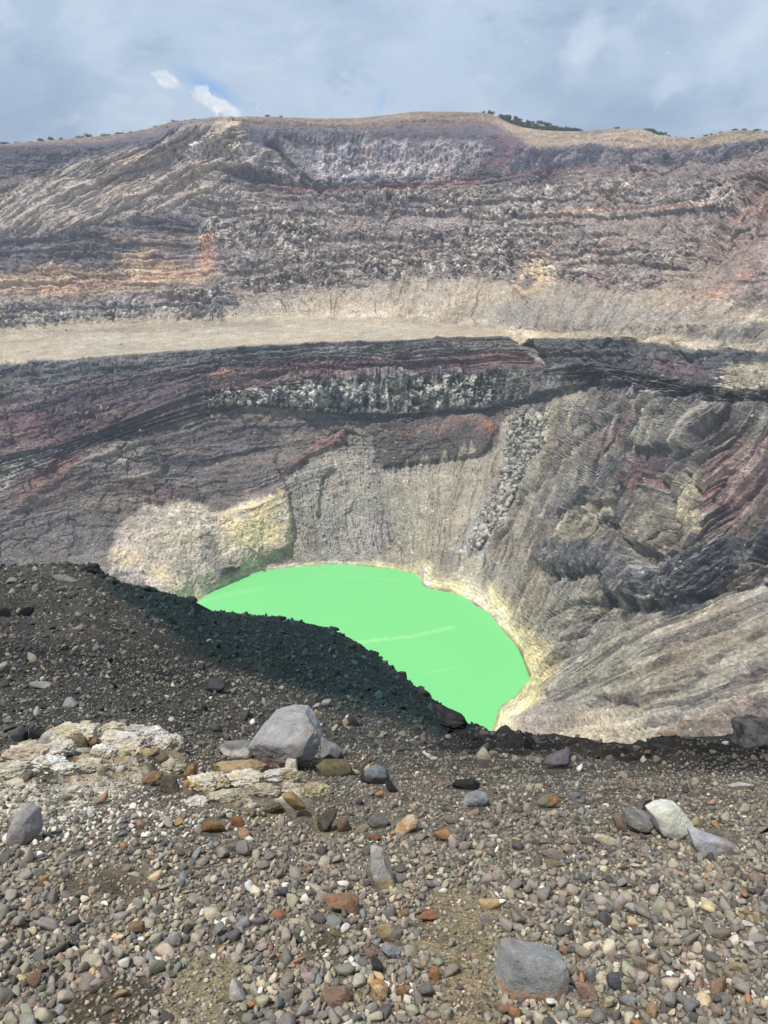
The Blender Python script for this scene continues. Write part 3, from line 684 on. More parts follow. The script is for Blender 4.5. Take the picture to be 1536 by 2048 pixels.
chan('rub', [(575,955),(620,925),(700,885),(735,845),(765,930),(785,1090),(740,1128),(600,1118),(580,1050)], .8, 10)
chan('rub', [(600,1030),(770,1000),(785,1090),(740,1125),(600,1115)], 1, 10)
chan('rub', [(1035,835),(1060,825),(1112,830),(1100,880),(1045,960),(1000,1050),(950,1120),(905,1118),(950,1050),(985,990),(1015,900)], 3, 5)
chan('rub', [(390,405),(900,375),(1430,362),(1480,390),(1440,470),(1350,545),(1250,590),(960,555),(640,585),(450,570)], .7, 14)
chan('rub', [(0,610),(300,585),(460,580),(480,640),(330,640),(0,670)], .8, 10)
chan('rub', [(1085,930),(1120,890),(1060,1010),(980,1110),(1020,1040)], .9, 8)
chan('rub', [(960,1140),(1090,1150),(1536,1180),(1536,1500),(1000,1480),(1100,1380)], .12, 14)
chan('rub', [(768,932),(965,915),(1030,815),(1015,900),(910,1110),(820,1105)], .1, 8)
chan('rub', [(1180,800),(1536,800),(1536,1060),(1200,1060)], .1, 8)
chan('rub', [(800,580),(1400,580),(1536,640),(1000,650)], .12, 8)
# deliberate ledges: metres out of (+) or into (-) the slope
def ledge(h, pts, fe=3, line=None): CH['step'] += (1.9 if (line and pts[0][0] > 900 and pts[0][1] > 780) else 1.25) * h * mask_of(px + .7 * wx, py + .7 * wy, pts, fe, line) * np.clip((lw - .5) * 1.5, 0, 1)
ledge(5.0, [(1080,1090),(1110,1020),(1180,1015),(1250,1080),(1290,1120),(1330,1160),(1360,1105),(1480,1075),(1470,1150),(1380,1225),(1320,1210),(1240,1200),(1210,1150),(1120,1160),(1085,1140)], 3)
ledge(5.1, [(1230,1120),(1300,1130),(1300,1215),(1260,1215),(1225,1180)], 4)
ledge(-2.0, [(1088,1140),(1125,1150),(1195,1140),(1200,1165),(1120,1175)], 4)
ledge(5.1, [(1150,985),(1280,1000),(1285,1020),(1190,1016),(1160,1030),(1130,1045)], 2.5)
ledge(4.25, [(1215,1040),(1275,1036),(1272,1055),(1220,1062)], 2)
ledge(5.95, [(1262,950),(1335,955),(1340,990),(1275,992)], 3)
ledge(8.5, [(1270,1020),(1300,1000),(1340,985),(1348,1060),(1330,1110),(1270,1090)], 4)
ledge(-10.2, [(1500,1108),(1536,1065),(1800,1030),(1800,1100),(1536,1138),(1508,1134)], 4)
ledge(5.1, [(1300,870),(1420,815),(1440,850),(1390,905),(1300,905)], 4)
for pts, h in (([(1200,930),(1260,870),(1330,810),(1390,780)], 2.5), ([(1000,1080),(1060,1000),(1130,900),(1200,820)], 2.5), ([(1110,960),(1160,900),(1260,800)], 2.2),
               ([(1310,980),(1390,890),(1480,800)], 3), ([(1430,1000),(1500,900),(1536,870)], 2.5), ([(955,1110),(1010,1020),(1100,890)], 2.5)):
    ledge(-h, pts, 4, line=4); ledge(h * .6, [(x + 14, y + 8) for x, y in pts], 6, line=6)
for pts, h in (([(1100,1330),(1250,1260),(1400,1205),(1536,1150)], 2), ([(1170,1365),(1290,1330),(1400,1270),(1536,1235)], 2.2), ([(1180,1420),(1290,1390),(1380,1340),(1536,1270)], 2.2),
               ([(1100,1240),(1160,1215),(1240,1210)], 1.6), ([(1195,1400),(1280,1412),(1350,1380),(1470,1310)], 2), ([(1110,1450),(1250,1440),(1380,1400)], 1.2), ([(1130,1290),(1230,1250),(1330,1215)], 1.5)):
    ledge(-h, pts, 3, line=3); ledge(h * .6, [(x, y - 12) for x, y in pts], 6, line=5)
ledge(4.0, [(430,792),(600,752),(800,745),(1000,738),(1200,728),(1250,762),(1120,782),(1000,815),(800,830),(600,825),(430,818)], 2)
ledge(5.0, [(1350,1510),(1385,1445),(1440,1392),(1490,1335),(1800,1270),(1800,1530)], 8)
ledge(-3.0, [(640,980),(648,955),(660,940),(676,938),(682,948),(668,956),(655,985),(640,1040),(632,1040)], 3)
ledge(-2.5, [(768,1040),(778,1050),(792,1085),(782,1085)], 3)
ledge(2.0, [(686,1010),(712,1000),(700,1022),(688,1022)], 3)
ledge(3.0, [(745,850),(800,838),(960,832),(1000,850),(965,915),(860,925),(770,930)], 3)
ledge(3.5, [(550,940),(600,910),(690,855),(692,885),(620,915),(575,945)], 4)
ledge(5.0, [(225,1110),(240,1062),(290,1012),(440,1030),(560,990),(585,1040),(575,1100),(470,1160),(390,1210),(225,1150)], 10)
ledge(3.0, [(425,1170),(440,1140),(485,1128),(485,1150),(450,1176)], 3)
ledge(4.0, [(165,905),(210,885),(300,888),(340,930),(300,965),(200,960),(100,1000),(30,1010)], 8)
ledge(-2.0, [(560,900),(550,930),(570,960),(582,1010),(592,1060),(586,1100)], 5, line=3)
ledge(6.0, [(400,300),(455,240),(480,240),(500,270),(620,370),(520,360),(440,320)], 10)
ledge(-5.0, [(545,290),(580,330),(640,385)], 5, line=6)
ledge(4.0, [(1030,582),(1045,545),(1062,512),(1085,502),(1112,530),(1108,570),(1080,590),(1060,606)], 6)
ledge(-5.0, [(1430,520),(1460,450),(1540,360)], 6, line=9)
ledge(4.0, [(400,440),(420,440),(440,500),(470,590),(440,640),(420,560)], 6)
for pts in ([(410,760),(600,742),(800,728),(1060,708)], [(300,880),(150,940),(0,1040)]): ledge(2.0, pts, 5, line=5)
ledge(3.0, [(1072,690),(1095,684),(1262,682),(1262,708),(1180,712),(1100,712)], 3)
ledge(-7.0, [(1030,676),(1062,692),(1080,706),(1092,740)], 6, line=7)
ledge(-3.0, [(1235,690),(1250,690),(1250,700),(1238,702)], 3); ledge(-3.5, [(1340,690),(1380,712),(1420,708),(1450,690),(1440,715),(1390,730)], 4)

for h_, pts, fe_, ln_ in ledge_late: ledge(h_, pts, fe_, ln_)
# --- displacement
h = np.zeros(len(V), f4)
notsm = 1 - CH['smooth']; nearlake = np.clip((Vf[:, 2] - EYE[2] - LAKE) / 9.0, .06, 1) * np.where(lw > 10, .5, 1)
amp = (notsm * .9 + .1) * nearlake
scale = np.clip(Y_.ravel() / 500., .45, 1.5).astype(f4)
h += 5.0 * amp * fbm(Vf / 75, 3, .5, 11)
h += 2.2 * amp * fbm(Vf / 20, 4, .55, 12)
h += .75 * amp * fbm(Vf / 4.5, 3, .6, 13, ridged=True)
# hackly blocks of aa lava, in flows parted by smoother ash and scree
farw = (lw < 4.6).astype(f4)
bq = lw * 8.5 + 1.1 * fbm(Vf / 55, 3, .55, 81) + .35 * fbm(Vf / 10, 2, .5, 84)
band = fbm(np.stack([bq, Vf[:, 0] / 110, Vf[:, 1] / 160], 1), 2, .5, 82) + .14
bandm = sstep(-.10, .16, band); bandm = np.where(farw > 0, bandm, 1).astype(f4)
patch = .55 + .6 * fbm(Vf / 26, 3, .5, 83)
s = np.where(CH['blk'] > .02)[0]
bl_ = CH['blk'][s]; famp = 1 - .42 * farw[s]; bk_ = bl_ * (.18 + .82 * bandm[s]) * np.clip(.75 + .7 * fbm(Vf[s] / 34, 2, .5, 85), .25, 1.4)
h[s] += bl_ * farw[s] * 3.2 * (bandm[s] - .5)
ash = bl_ * farw[s] * (1 - bandm[s]) * .7
C[s] = C[s] * (1 - ash[:, None]) + lin((146,139,135)).astype(f4)[None] * ash[:, None]
Q = Vf[s] * np.array([1, 1, .85], f4) + 3.5 * np.stack([fbm(Vf[s] / 8, 3, .6, k) for k in (71, 72, 73)], 1)
f1, f2, cid = worley(Q / 9.0, 3)
g1, g2, cid2 = worley(Q / 4.1, 4)
e1, e2, cid3 = worley(Q / 1.9, 5)
h[s] += bk_ * famp * scale[s] * (2.1 * cid + 1.2 * np.clip((f2 - f1) * 3, 0, 1) + 1.4 * cid2 + .9 * np.clip((g2 - g1) * 3, 0, 1) + .7 * cid3 - 1.5)
tint = 1 + bk_ * (.20 * cid + .28 * cid2 + .30 * cid3)
pale = (bk_ * sstep(.28, .58, .6 * cid2 + .5 * cid3 + .6 * fbm(Vf[s] / 14, 3, .55, 77)) * .85).clip(0, .85)
dark = (bk_ * sstep(-.3, -.6, .7 * cid2 - .2 * cid + .5 * cid3) * .6).clip(0, .8)
C[s] = C[s] * tint[:, None] * (1 - pale[:, None]) + lin((196,190,180)).astype(f4)[None] * pale[:, None]
C[s] *= (1 - dark[:, None])
# upright cooling columns and runnels
s = np.where(CH['colm'] > .02)[0]
Q = Vf[s] * np.array([1 / 4.2, 1 / 4.2, 1 / 30], f4)
n = fbm(Q, 4, .6, 21, ridged=True); Q2 = Vf[s] * np.array([1 / 10., 1 / 10., 1 / 60], f4); n2 = fbm(Q2, 3, .6, 22)
h[s] += CH['colm'][s] * (3.2 * n + 4.0 * n2)
C[s] *= (1 + CH['colm'][s] * (.3 * n + .3 * n2))[:, None]
pl = CH['colm'][s] * sstep(.22, .5, n * .6 + .8 * fbm(Vf[s] / 14, 3, .5, 23)) * .45
C[s] = C[s] * (1 - pl[:, None]) + lin((182,180,176)).astype(f4)[None] * pl[:, None]
# gullies running down and across the high shoulder
s = np.where(CH['diag'] > .02)[0]
a_ = Vf[s, 0] * .5 - Vf[s, 2] * .95 + 6 * fbm(Vf[s] / 40, 2, .5, 24); b_ = Vf[s, 0] * .9 + Vf[s, 2] * .5
Q = np.stack([a_ / 14, b_ / 95, 0 * a_], 1); n = fbm(Q, 4, .55, 25, ridged=True)
Q = np.stack([a_ / 3.5, b_ / 20, 0 * a_], 1); n2 = fbm(Q, 3, .55, 26, ridged=True)
h[s] += CH['diag'][s] * (8.5 * n + 1.4 * n2)
C[s] *= (1 + CH['diag'][s] * (.16 * n2 + .16 * n))[:, None]
# bedding
s = np.where(CH['strat'] > .02)[0]
lv = lw[s] * 26 + 1.6 * fbm(Vf[s] / 45, 3, .5, 27) + .8 * fbm(Vf[s] / 8, 2, .5, 28)
Q = np.stack([lv / 2.0, Vf[s, 0] / 90, Vf[s, 1] / 200], 1); n = .45 * np.tanh(4.5 * fbm(Q, 3, .6, 29))
Q = np.stack([lv / .8, Vf[s, 0] / 40, Vf[s, 1] / 200], 1); n2 = fbm(Q, 2, .6, 30)
h[s] += CH['strat'][s] * (4.0 * n + 1.4 * n2)
C[s] *= (1 + CH['strat'][s] * (.45 * n + .35 * n2))[:, None]
# rills that run straight down towards the lake
LC = np.array([14., 285.])
s = np.where(CH['rad'] > .02)[0]
ph = np.arctan2(Vf[s, 0] - LC[0], Vf[s, 1] - LC[1]); rr = np.hypot(Vf[s, 0] - LC[0], Vf[s, 1] - LC[1])
far = sstep(680, 640, py[s])          # talus of the outer wall drains to the caldera floor instead
ph = np.where(far > .5, np.arctan2(Vf[s, 0], Vf[s, 1] - 330.), ph)
phw = ph + .035 * fbm(Vf[s] / 60, 3, .5, 32) + .008 * fbm(Vf[s] / 12, 2, .5, 33)
kf = np.where(far > .5, 42., 20.)
Q = np.stack([phw * kf, rr / 130, 0 * rr], 1); n = fbm(Q, 3, .5, 34, ridged=True)
Q = np.stack([phw * kf * 4.2, rr / 60, 0 * rr], 1); n2 = fbm(Q, 3, .6, 35, ridged=True)
side = sstep(1000, 1080, px[s]) * (1 - far) * np.clip((rr - 35) / 80, .0, 1); nearc = np.where(far > .5, 1, np.clip((rr - 30) / 70, .1, 1))
a1 = np.where(far > .5, 2.0, .8 + 6.4 * side); a2 = np.where(far > .5, .35, .55 + .7 * side)
h[s] += CH['rad'][s] * nearlake[s] * nearc * (a1 * n + a2 * n2)
n3 = fbm(np.stack([phw * 9, rr / 220, 0 * rr], 1), 3, .55, 39)
h[s] += CH['rad'][s] * nearlake[s] * side * 6.0 * n3
n4 = fbm(np.stack([phw * 34, rr / 45, 0 * rr + 3], 1), 4, .6, 40); n5 = fbm(np.stack([phw * 55, rr / 70, 0 * rr + 9], 1), 3, .6, 43)
C[s] *= (1 + CH['rad'][s] * ((.10 + .12 * side) * n + np.where(far > .5, .04, .15 + .02 * side) * nearc * n2))[:, None]
mt = (CH['rad'][s] * side * sstep(.02, .3, n4) * .55)[:, None]; C[s] = C[s] * (1 - mt) + lin((184,178,166)).astype(f4)[None] * mt
mt = (CH['rad'][s] * side * sstep(.05, .3, n5) * .5)[:, None]; C[s] = C[s] * (1 - mt) + lin((104,103,106)).astype(f4)[None] * mt
# fine strata across the far-shore slope
sd_ = fbm(np.stack([lw * 14 + .8 * fbm(Vf / 30, 2, .5, 36), Vf[:, 0] / 60, Vf[:, 1] / 60], 1), 3, .6, 38)
C *= (1 + .13 * notsm * sd_ * (1 - .8 * sstep(1000, 1100, px) * sstep(7.5, 8.2, lw)))[:, None]
# narrow channels cut by running water
s = np.where((CH['rad'] + CH['diag']) > .05)[0]
ph_ = np.arctan2(Vf[s, 0] - LC[0], Vf[s, 1] - LC[1]); r_ = np.hypot(Vf[s, 0] - LC[0], Vf[s, 1] - LC[1])
far_ = sstep(680, 640, py[s]); ph_ = np.where(far_ > .5, np.arctan2(Vf[s, 0], Vf[s, 1] - 330.), ph_)
ph_ = np.where(CH['diag'][s] > .3, (Vf[s, 0] * .5 - Vf[s, 2] * .95) / 160., ph_)
sd2 = sstep(960, 1060, px[s]) * (1 - far_)
for fq, ln, wdt, dep, sdn in ((13, 110, .05, 4.6, 99), (24, 80, .06, 4.4, 101), (52, 45, .075, 2.2, 105), (110, 20, .10, .7, 109)):
    c_ = fbm(np.stack([(ph_ + .03 * fbm(Vf[s] / 35, 3, .55, sdn + 1) + .006 * fbm(Vf[s] / 7, 2, .5, sdn + 2)) * fq, r_ / ln / 3.2, 0 * r_ + sdn], 1), 2, .5, sdn)
    cut = (1 - sstep(0, wdt, np.abs(c_))) * sstep(-.25, .15, fbm(Vf[s] / 28, 2, .5, sdn + 3))
    k_ = np.clip((r_ - 30) / 60, .05, 1) * np.clip(CH['rad'][s] * (.25 + .95 * sd2 + (.25 if fq < 100 else 0) * far_) + CH['diag'][s] * .9, 0, 1.2) * nearlake[s]
    h[s] -= k_ * dep * cut
    C[s] *= (1 - .22 * np.clip(k_, 0, 1) * cut)[:, None]
h += CH['step'] * nearlake * .8
CH['crag'] = np.zeros(len(V), f4)
chan('crag', [(1060,1000),(1120,880),(1200,775),(1536,775),(1800,775),(1800,1150),(1536,1170),(1240,1230),(1090,1290),(1000,1180)], .4, 22)
chan('crag', [(1350,1500),(1390,1440),(1440,1390),(1490,1335),(1800,1270),(1800,1520)], 3.4, 12)
chan('crag', [(1080,1090),(1110,1010),(1180,1005),(1250,1080),(1330,1150),(1480,1060),(1800,1000),(1800,1110),(1500,1140),(1390,1225),(1240,1210),(1120,1165)], 1.5, 10)
chan('crag', [(1070,690),(1260,682),(1536,705),(1800,715),(1800,800),(1536,810),(1300,790),(1150,760),(1080,740)], 1.0, 8)
chan('crag', [(1000,1300),(1200,1220),(1536,1170),(1800,1150),(1800,1500),(1000,1500)], .38, 20)
chan('crag', [(-300,730),(400,705),(800,685),(1060,680),(1060,850),(960,930),(760,930),(680,890),(560,940),(560,1000),(300,1010),(230,1120),(-300,1200)], .5, 14)
chan('crag', [(225,1110),(235,1062),(290,1012),(440,1022),(560,990),(588,1100),(470,1160),(390,1212),(225,1150)], .5, 8)
chan('crag', [(-300,330),(300,300),(560,300),(1000,350),(1400,310),(1800,290),(1800,640),(1400,600),(1000,560),(500,590),(450,640),(0,660),(-300,690)], .55, 14)
chan('crag', [(1400,380),(1540,340),(1800,330),(1800,640),(1536,640),(1380,610)], .9, 14)
CH['crag'] *= 1 - .75 * CH['diag']
CH['crag'] *= 1 - .62 * mask_of(qx, qy, [(225,1110),(235,1062),(290,1012),(440,1022),(560,990),(588,1100),(470,1160),(390,1212),(225,1150)], 10)
s = np.where(CH['crag'] > .02)[0]; cg = CH['crag'][s]
rgt = (sstep(980, 1080, px[s]) * sstep(7.0, 8.0, lw[s]))[:, None]
ph_ = np.arctan2(Vf[s, 0] - LC[0], Vf[s, 1] - LC[1]) ; r_ = np.hypot(Vf[s, 0] - LC[0], Vf[s, 1] - LC[1])
Qr = np.stack([ph_ * 150, r_ * .45, Vf[s, 2] * .45], 1); Qp = Vf[s] * np.array([.75, .75, 1.25], f4)
Q = (Qr * rgt + Qp * (1 - rgt) + 2.2 * np.stack([fbm(Vf[s] / 12, 3, .6, k) for k in (94, 95, 96)], 1)).astype(f4)
tot = np.zeros(len(s), f4); ctn = np.zeros(len(s), f4)
for cs, am, tn in ((15., 3.6, .10), (6.5, 2.0, .14), (2.8, .95, .18)):
    ci_, ti_, jo = facet(Q / cs, int(cs * 3))
    tot += am * (.55 * ci_ + .9 * ti_ - .45 * (1 - np.clip(jo * 7, 0, 1))); ctn += tn * ci_
mod = np.clip(.65 + .9 * fbm(Vf[s] / 45, 2, .5, 97), .15, 1.3)
h[s] += cg * mod * tot * nearlake[s] * np.clip(scale[s] * 1.15, .5, 1.2)
C[s] *= (1 + np.clip(cg, 0, 1) * ctn)[:, None]
# thin beds of ash, cinder and lava on the inner wall
lf = (sstep(6.02, 6.1, lw) * (1 - sstep(9.0, 9.5, lw)) * (1 - sstep(560, 1080, px) * sstep(7.8, 8.2, lw)) * (1 - CH['blk']) * (1 - CH['colm']) * (1 - .75 * sstep(1040, 1150, px))).astype(f4)
b1 = fbm(np.stack([lw * 13 + 1.2 * fbm(Vf / 40, 3, .5, 86), Vf[:, 0] / 110, Vf[:, 1] / 110], 1), 3, .6, 87)
b2 = fbm(np.stack([lw * 9 + .8 * fbm(Vf / 60, 3, .5, 88), Vf[:, 0] / 80, Vf[:, 1] / 80], 1), 2, .5, 89)
C *= (1 + lf * .34 * b1)[:, None]
mt = (lf * sstep(.1, .4, b2) * .4)[:, None]; C = C * (1 - mt) + lin((146,134,124)).astype(f4)[None] * mt
mt = (lf * sstep(-.15, -.45, b2) * .4)[:, None]; C = C * (1 - mt) + lin((70,70,74)).astype(f4)[None] * mt
h += lf * nearlake * 1.5 * b1
# general mottling of the rock itself
mo = fbm(Vf / 3.2, 4, .65, 41); mo2 = fbm(Vf / 16, 3, .6, 42)
rgh = notsm * np.clip(.35 + .65 * CH['blk'] + .4 * CH['strat'] + .35 * fbm(Vf / 40, 2, .5, 47), .15, 1)
C *= (1 + (.08 + .30 * rgh) * mo + .18 * mo2 * notsm)[:, None]
sp = fbm(Vf / 1.3, 2, .6, 46); C *= (1 - .45 * sstep(.28, .5, sp) * rgh)[:, None]; C *= (1 + .4 * sstep(-.3, -.5, sp) * rgh)[:, None]
warm = fbm(Vf / 26, 3, .55, 44)
C *= np.stack([1 + .06 * warm, 1 + .01 * warm, 1 - .07 * warm], 1)
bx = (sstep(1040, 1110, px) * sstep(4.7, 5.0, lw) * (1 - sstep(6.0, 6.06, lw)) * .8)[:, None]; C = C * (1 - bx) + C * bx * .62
C = C * np.where((lw < 4)[:, None], np.array([1.045, .99, .985]), 1.0)
C = 1.2 * C * (np.clip(C, .01, 1) / .25) ** .12 * (1 - .37 * CH['smooth'])[:, None]
C = np.clip(C, .008, .9)
spk = (1 - .75 * CH['smooth']) * np.clip(.55 + .5 * fbm(Vf / 30, 2, .5, 57), .1, 1) * (1 - shoremask * .7)
C = np.concatenate([C, spk[:, None]], 1).astype(f4)
edge_fade = np.clip(lw / .12, 0, 1)
VD = V + NV * (h * edge_fade)[:, None]
C_sheet = C.reshape(nr, nc, 4)
VD = VD.reshape(nr, nc, 3)
def strip(name, r0, r1, kindname='structure', label=None, cat=None):
    o = mesh_from(name, VD[r0:r1].reshape(-1, 3), grid_faces(r1 - r0, nc), C_sheet[r0:r1].reshape(-1, 4), False, M_CRATER)
    tag(o, label, cat, None, kindname); return o
def row_of(w): return int(np.argmin(np.abs(Wi - w)))
rA, rB, rC = row_of(5.0), row_of(6.0), nr
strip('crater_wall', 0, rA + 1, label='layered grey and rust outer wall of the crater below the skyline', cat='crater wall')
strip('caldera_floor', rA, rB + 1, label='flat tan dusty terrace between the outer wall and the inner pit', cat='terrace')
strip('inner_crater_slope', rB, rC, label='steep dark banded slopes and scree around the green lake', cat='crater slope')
# outer flank of the volcano behind the rim
GH = curve([(-260,345),(940,245),(970,232),(984,228),(1030,237),(1060,242),(1100,250),(1130,257),(1165,264),(1190,278),(1260,280),(1283,258),(1300,260),(1320,267),(1340,275),(1360,292),(1800,290)], 2)
bk = [VD[0]]
for d, dz in ((6, -1.0), (25, -5), (80, -30), (200, -90)):
    q = VD[0].copy(); q[:, 1] += d; q[:, 2] += dz
    if d == 25: q[:, 2] = np.maximum(q[:, 2], place(CX, GH, L0y + 25.)[:, 2] - .8)
    q[:, 2] += .5 * fbm(q.astype(f4) / 14, 3, .5, 50); bk.append(q)
bk = np.array(bk)
cb = np.repeat(lin((104,104,78))[None], bk.shape[0] * nc, 0) * (1 + .3 * fbm(bk.reshape(-1, 3).astype(f4) / 6, 3, .5, 52))[:, None]
tag(mesh_from('outer_hillside', bk.reshape(-1, 3), grid_faces(len(bk), nc)[:, ::-1], cb, False, M_CRATER), 'grassy outer flank of the volcano behind the rim', 'hillside', None, 'structure')

# --- lake
lz = EYE[2] + LAKE
gx, gy = np.meshgrid(np.linspace(-190, 130, 220), np.linspace(225, 450, 160))
LV = np.stack([gx, gy, np.full(gx.shape, lz)], -1).reshape(-1, 3)
tt = (LV - EYE); dep = tt[:, 1] * CA - tt[:, 2] * SA
lpx = 768 + FOC * tt[:, 0] / dep; lpy = 1024 - FOC * (tt[:, 1] * SA + tt[:, 2] * CA) / dep
film = np.zeros(len(LV))
for pts, w, op in (([(715,1285),(770,1278),(820,1274),(870,1262),(908,1254)], 2.5, 1.0), ([(850,1345),(905,1336)], 1.5, .5), ([(400,1205),(450,1190),(520,1178)], 4, .4), ([(640,1150),(800,1160)], 1.5, .3)):
    film = np.maximum(film, op * (1 - sstep(w * .5, w * 1.6, line_d(lpx, lpy, pts))))
tag(mesh_from('crater_lake', LV, grid_faces(160, 220)[:, ::-1], np.repeat(film[:, None], 3, 1), True, M_WATER), 'opaque bright green crater lake at the bottom of the pit', 'lake', None, 'structure')

# ------------------------------------------------------------------ near ground: the gravel slope underfoot and the dark shoulder beyond it
CN = np.arange(-420., 1962., 2.3)
def curveN(pts, sig=5):
    p = np.array(pts, float); return gsmooth(np.interp(CN, p[:, 0], p[:, 1]), sig)
N0p = curveN([(-420,1120),(0,1133),(120,1128),(185,1132),(240,1165),(300,1182),(385,1200),(400,1222),(470,1226),(560,1236),(660,1258),(735,1298),(800,1348),(860,1398),(935,1448),(985,1466),(1060,1476),(1130,1478),(1200,1486),(1290,1500),(1350,1494),(1420,1484),(1536,1474),(1962,1450)], 2.2)
N0y = curveN([(-420,26),(0,36),(180,37),(300,37),(385,39),(400,40),(560,42),(660,41),(740,37),(800,32),(860,24),(900,17),(940,11),(985,7.2),(1060,5.6),(1200,4.7),(1290,4.2),(1420,4.6),(1536,5.0),(1962,6)], 6)
NCp = np.maximum(curveN([(-420,1145),(0,1150),(200,1160),(300,1220),(400,1290),(500,1335),(600,1385),(700,1425),(800,1452),(900,1478),(985,1486),(1060,1490),(1200,1498),(1290,1511),(1420,1496),(1536,1486),(1962,1465)], 10), N0p + 8)
NCy = np.minimum(curveN([(-420,22),(0,30),(200,28),(300,21.5),(400,14.5),(500,11.3),(600,8.3),(700,6.7),(800,5.9),(900,5.2),(985,5.2),(1060,4.8),(1200,4.25),(1290,3.85),(1420,4.1),(1536,4.3),(1962,4.9)], 10), N0y - .25)
def flatN(v): return np.full(len(CN), float(v))
NP = [N0p, NCp, flatN(1550), flatN(1620), flatN(1750), flatN(1900), flatN(2048), flatN(2210)]
NY = [N0y, NCy, np.minimum(flatN(2.86), NCy - .5), flatN(2.2), flatN(1.61), flatN(1.224), flatN(.965), flatN(.755)]
NRn = [70, 110, 40, 70, 74, 66, 40]
NT = [tanv(p) for p in NP]
rp, ry = [], []
for k in range(7):
    for j in range(NRn[k] + (k == 6)):
        f = j / NRn[k]; p = NP[k] + (NP[k + 1] - NP[k]) * f
        g = (tanv(p) - NT[k]) / (NT[k + 1] - NT[k])
        rp.append(p); ry.append(np.log(1 / ((1 - g) / NY[k] + g / NY[k + 1])))
rp = np.array(rp); ry = np.array(ry)
for it in range(14):
    ry[1:-1] = (ry[:-2] + 2 * ry[1:-1] + ry[2:]) / 4
ryY = np.exp(ry)
def ground_Y(px, py):
    """forward distance of the gravel slope seen at a photo point"""
    ix = np.clip((np.asarray(px, float) - CN[0]) / 2.3, 0, len(CN) - 1.001); c = ix.astype(int)
    colp = rp[:, c]; r = np.clip((colp < np.asarray(py)[None]).sum(0) - 1, 0, len(rp) - 2)
    a = rp[r, c]; b = rp[r + 1, c]; t = np.clip((py - a) / np.maximum(b - a, 1e-6), 0, 1)
    return np.exp(ry[r, c] * (1 - t) + ry[r + 1, c] * t)
nrN, ncN = rp.shape
PXN = np.repeat(CN[None], nrN, 0)
XN = place(PXN, rp, ryY)
# the far side of the shoulder drops away towards the lake
tail = []
for d, dz in ((.12, -.10), (.4, -.5), (1.2, -1.7)):
    q = XN[0].copy(); q[:, 1] += d * N0y; q[:, 2] += dz * N0y; tail.append(q)
XN = np.concatenate([np.array(tail[::-1]), XN], 0)
PXN = np.concatenate([np.repeat(CN[None], 3, 0), PXN], 0); RPN = np.concatenate([np.repeat(rp[:1], 3, 0), rp], 0)
nrN += 3
VN = XN.reshape(-1, 3); VNf = VN.astype(f4); px = PXN.ravel().astype(f4); py = RPN.ravel().astype(f4)
dN = np.cross(np.gradient(XN, axis=0), np.gradient(XN, axis=1)); dN /= np.linalg.norm(dN, axis=2, keepdims=True) + 1e-9
dN = sm2(dN, 4); dN /= np.linalg.norm(dN, axis=2, keepdims=True) + 1e-9
if dN[nrN // 2, ncN // 2, 2] < 0: dN = -dN
dist = VN[:, 1].astype(f4)
wx = 14 * fbm(VNf / np.clip(dist * .12, .1, 4)[:, None], 4, .6, 3); qx = px + wx; qy = py + .8 * wx
farm = sstep(4.0, 12, dist)
h = .05 * fbm(VNf / 1.1, 3, .5, 1) * (.3 + .7 * sstep(1.5, 4, dist)) + .018 * fbm(VNf / .28, 3, .5, 2) + .006 * fbm(VNf / .05, 2, .5, 4)
h += farm * (.16 * fbm(VNf / 3.2, 3, .5, 6) + .05 * fbm(VNf / .9, 3, .6, 7))
sF = np.where(farm > .05)[0]
f1, f2, cid = worley(VNf[sF] / .55, 8)
h[sF] += farm[sF] * .02 * cid
g1, g2, cidb = worley(VNf[sF] / 1.7, 9)
h[sF] += farm[sF] * .03 * np.maximum(cidb, 0)
bank = np.maximum(mask_of(qx, qy, [(0,1545),(50,1505),(130,1480),(190,1470),(330,1484),(370,1520),(300,1560),(180,1570),(60,1590)], 16), .8 * mask_of(qx, qy, [(375,1580),(440,1560),(560,1560),(640,1580),(600,1600),(480,1605),(400,1606)], 12))
crest = mask_of(qx, qy, [(880,1440),(985,1462),(1290,1496),(1420,1480),(1700,1455),(1700,1500),(1420,1512),(1290,1522),(1060,1500),(900,1490)], 8)
k1, k2, ck = worley(VNf / .42, 21); k3, k4, ck2 = worley(VNf / .16, 22)
crest *= np.clip(1.25 - dist / 8, .12, 1)
h += crest * (.10 * ck + .10 * np.clip(k2 - k1, 0, .7) + .045 * ck2)
u1, u2, cb1 = worley(VNf / .14, 12); v1, v2, cb2 = worley(VNf / .05, 13)
h += bank * (.045 + .03 * fbm(VNf / .16, 4, .6, 14) + .008 * cb2)
CNl = np.zeros((len(VN), 3), f4)
yy = [1100, 1300, 1420, 1500, 1600, 1750, 1900, 2050]
cc = np.array([lin(c) for c in ((84,83,80),(70,69,68),(78,76,74),(88,85,81),(114,109,101),(128,121,110),(132,123,108),(136,126,110))])
for k in range(3): CNl[:, k] = np.interp(py + wx, yy, cc[:, k])
C = CNl
def paintN(c, pts, op=1.0, fe=14, noise=None):
    m = mask_of(qx, qy, pts, fe) * op
    if noise: m *= sstep(noise[1] - .15, noise[1] + .15, fbm(VNf / np.clip(dist * noise[0], .03, 2)[:, None], 3, .6, 15))
    C[:] = C * (1 - m[:, None]) + lin(c).astype(f4)[None] * m[:, None]
paintN((60,58,56), [(150,1380),(300,1400),(430,1420),(400,1450),(200,1430)], .5, 20, noise=(.06, -.05))
paintN((46,44,47), [(-200,1300),(60,1280),(180,1290),(330,1320),(480,1360),(470,1385),(300,1370),(100,1350),(-200,1340)], .8, 18)
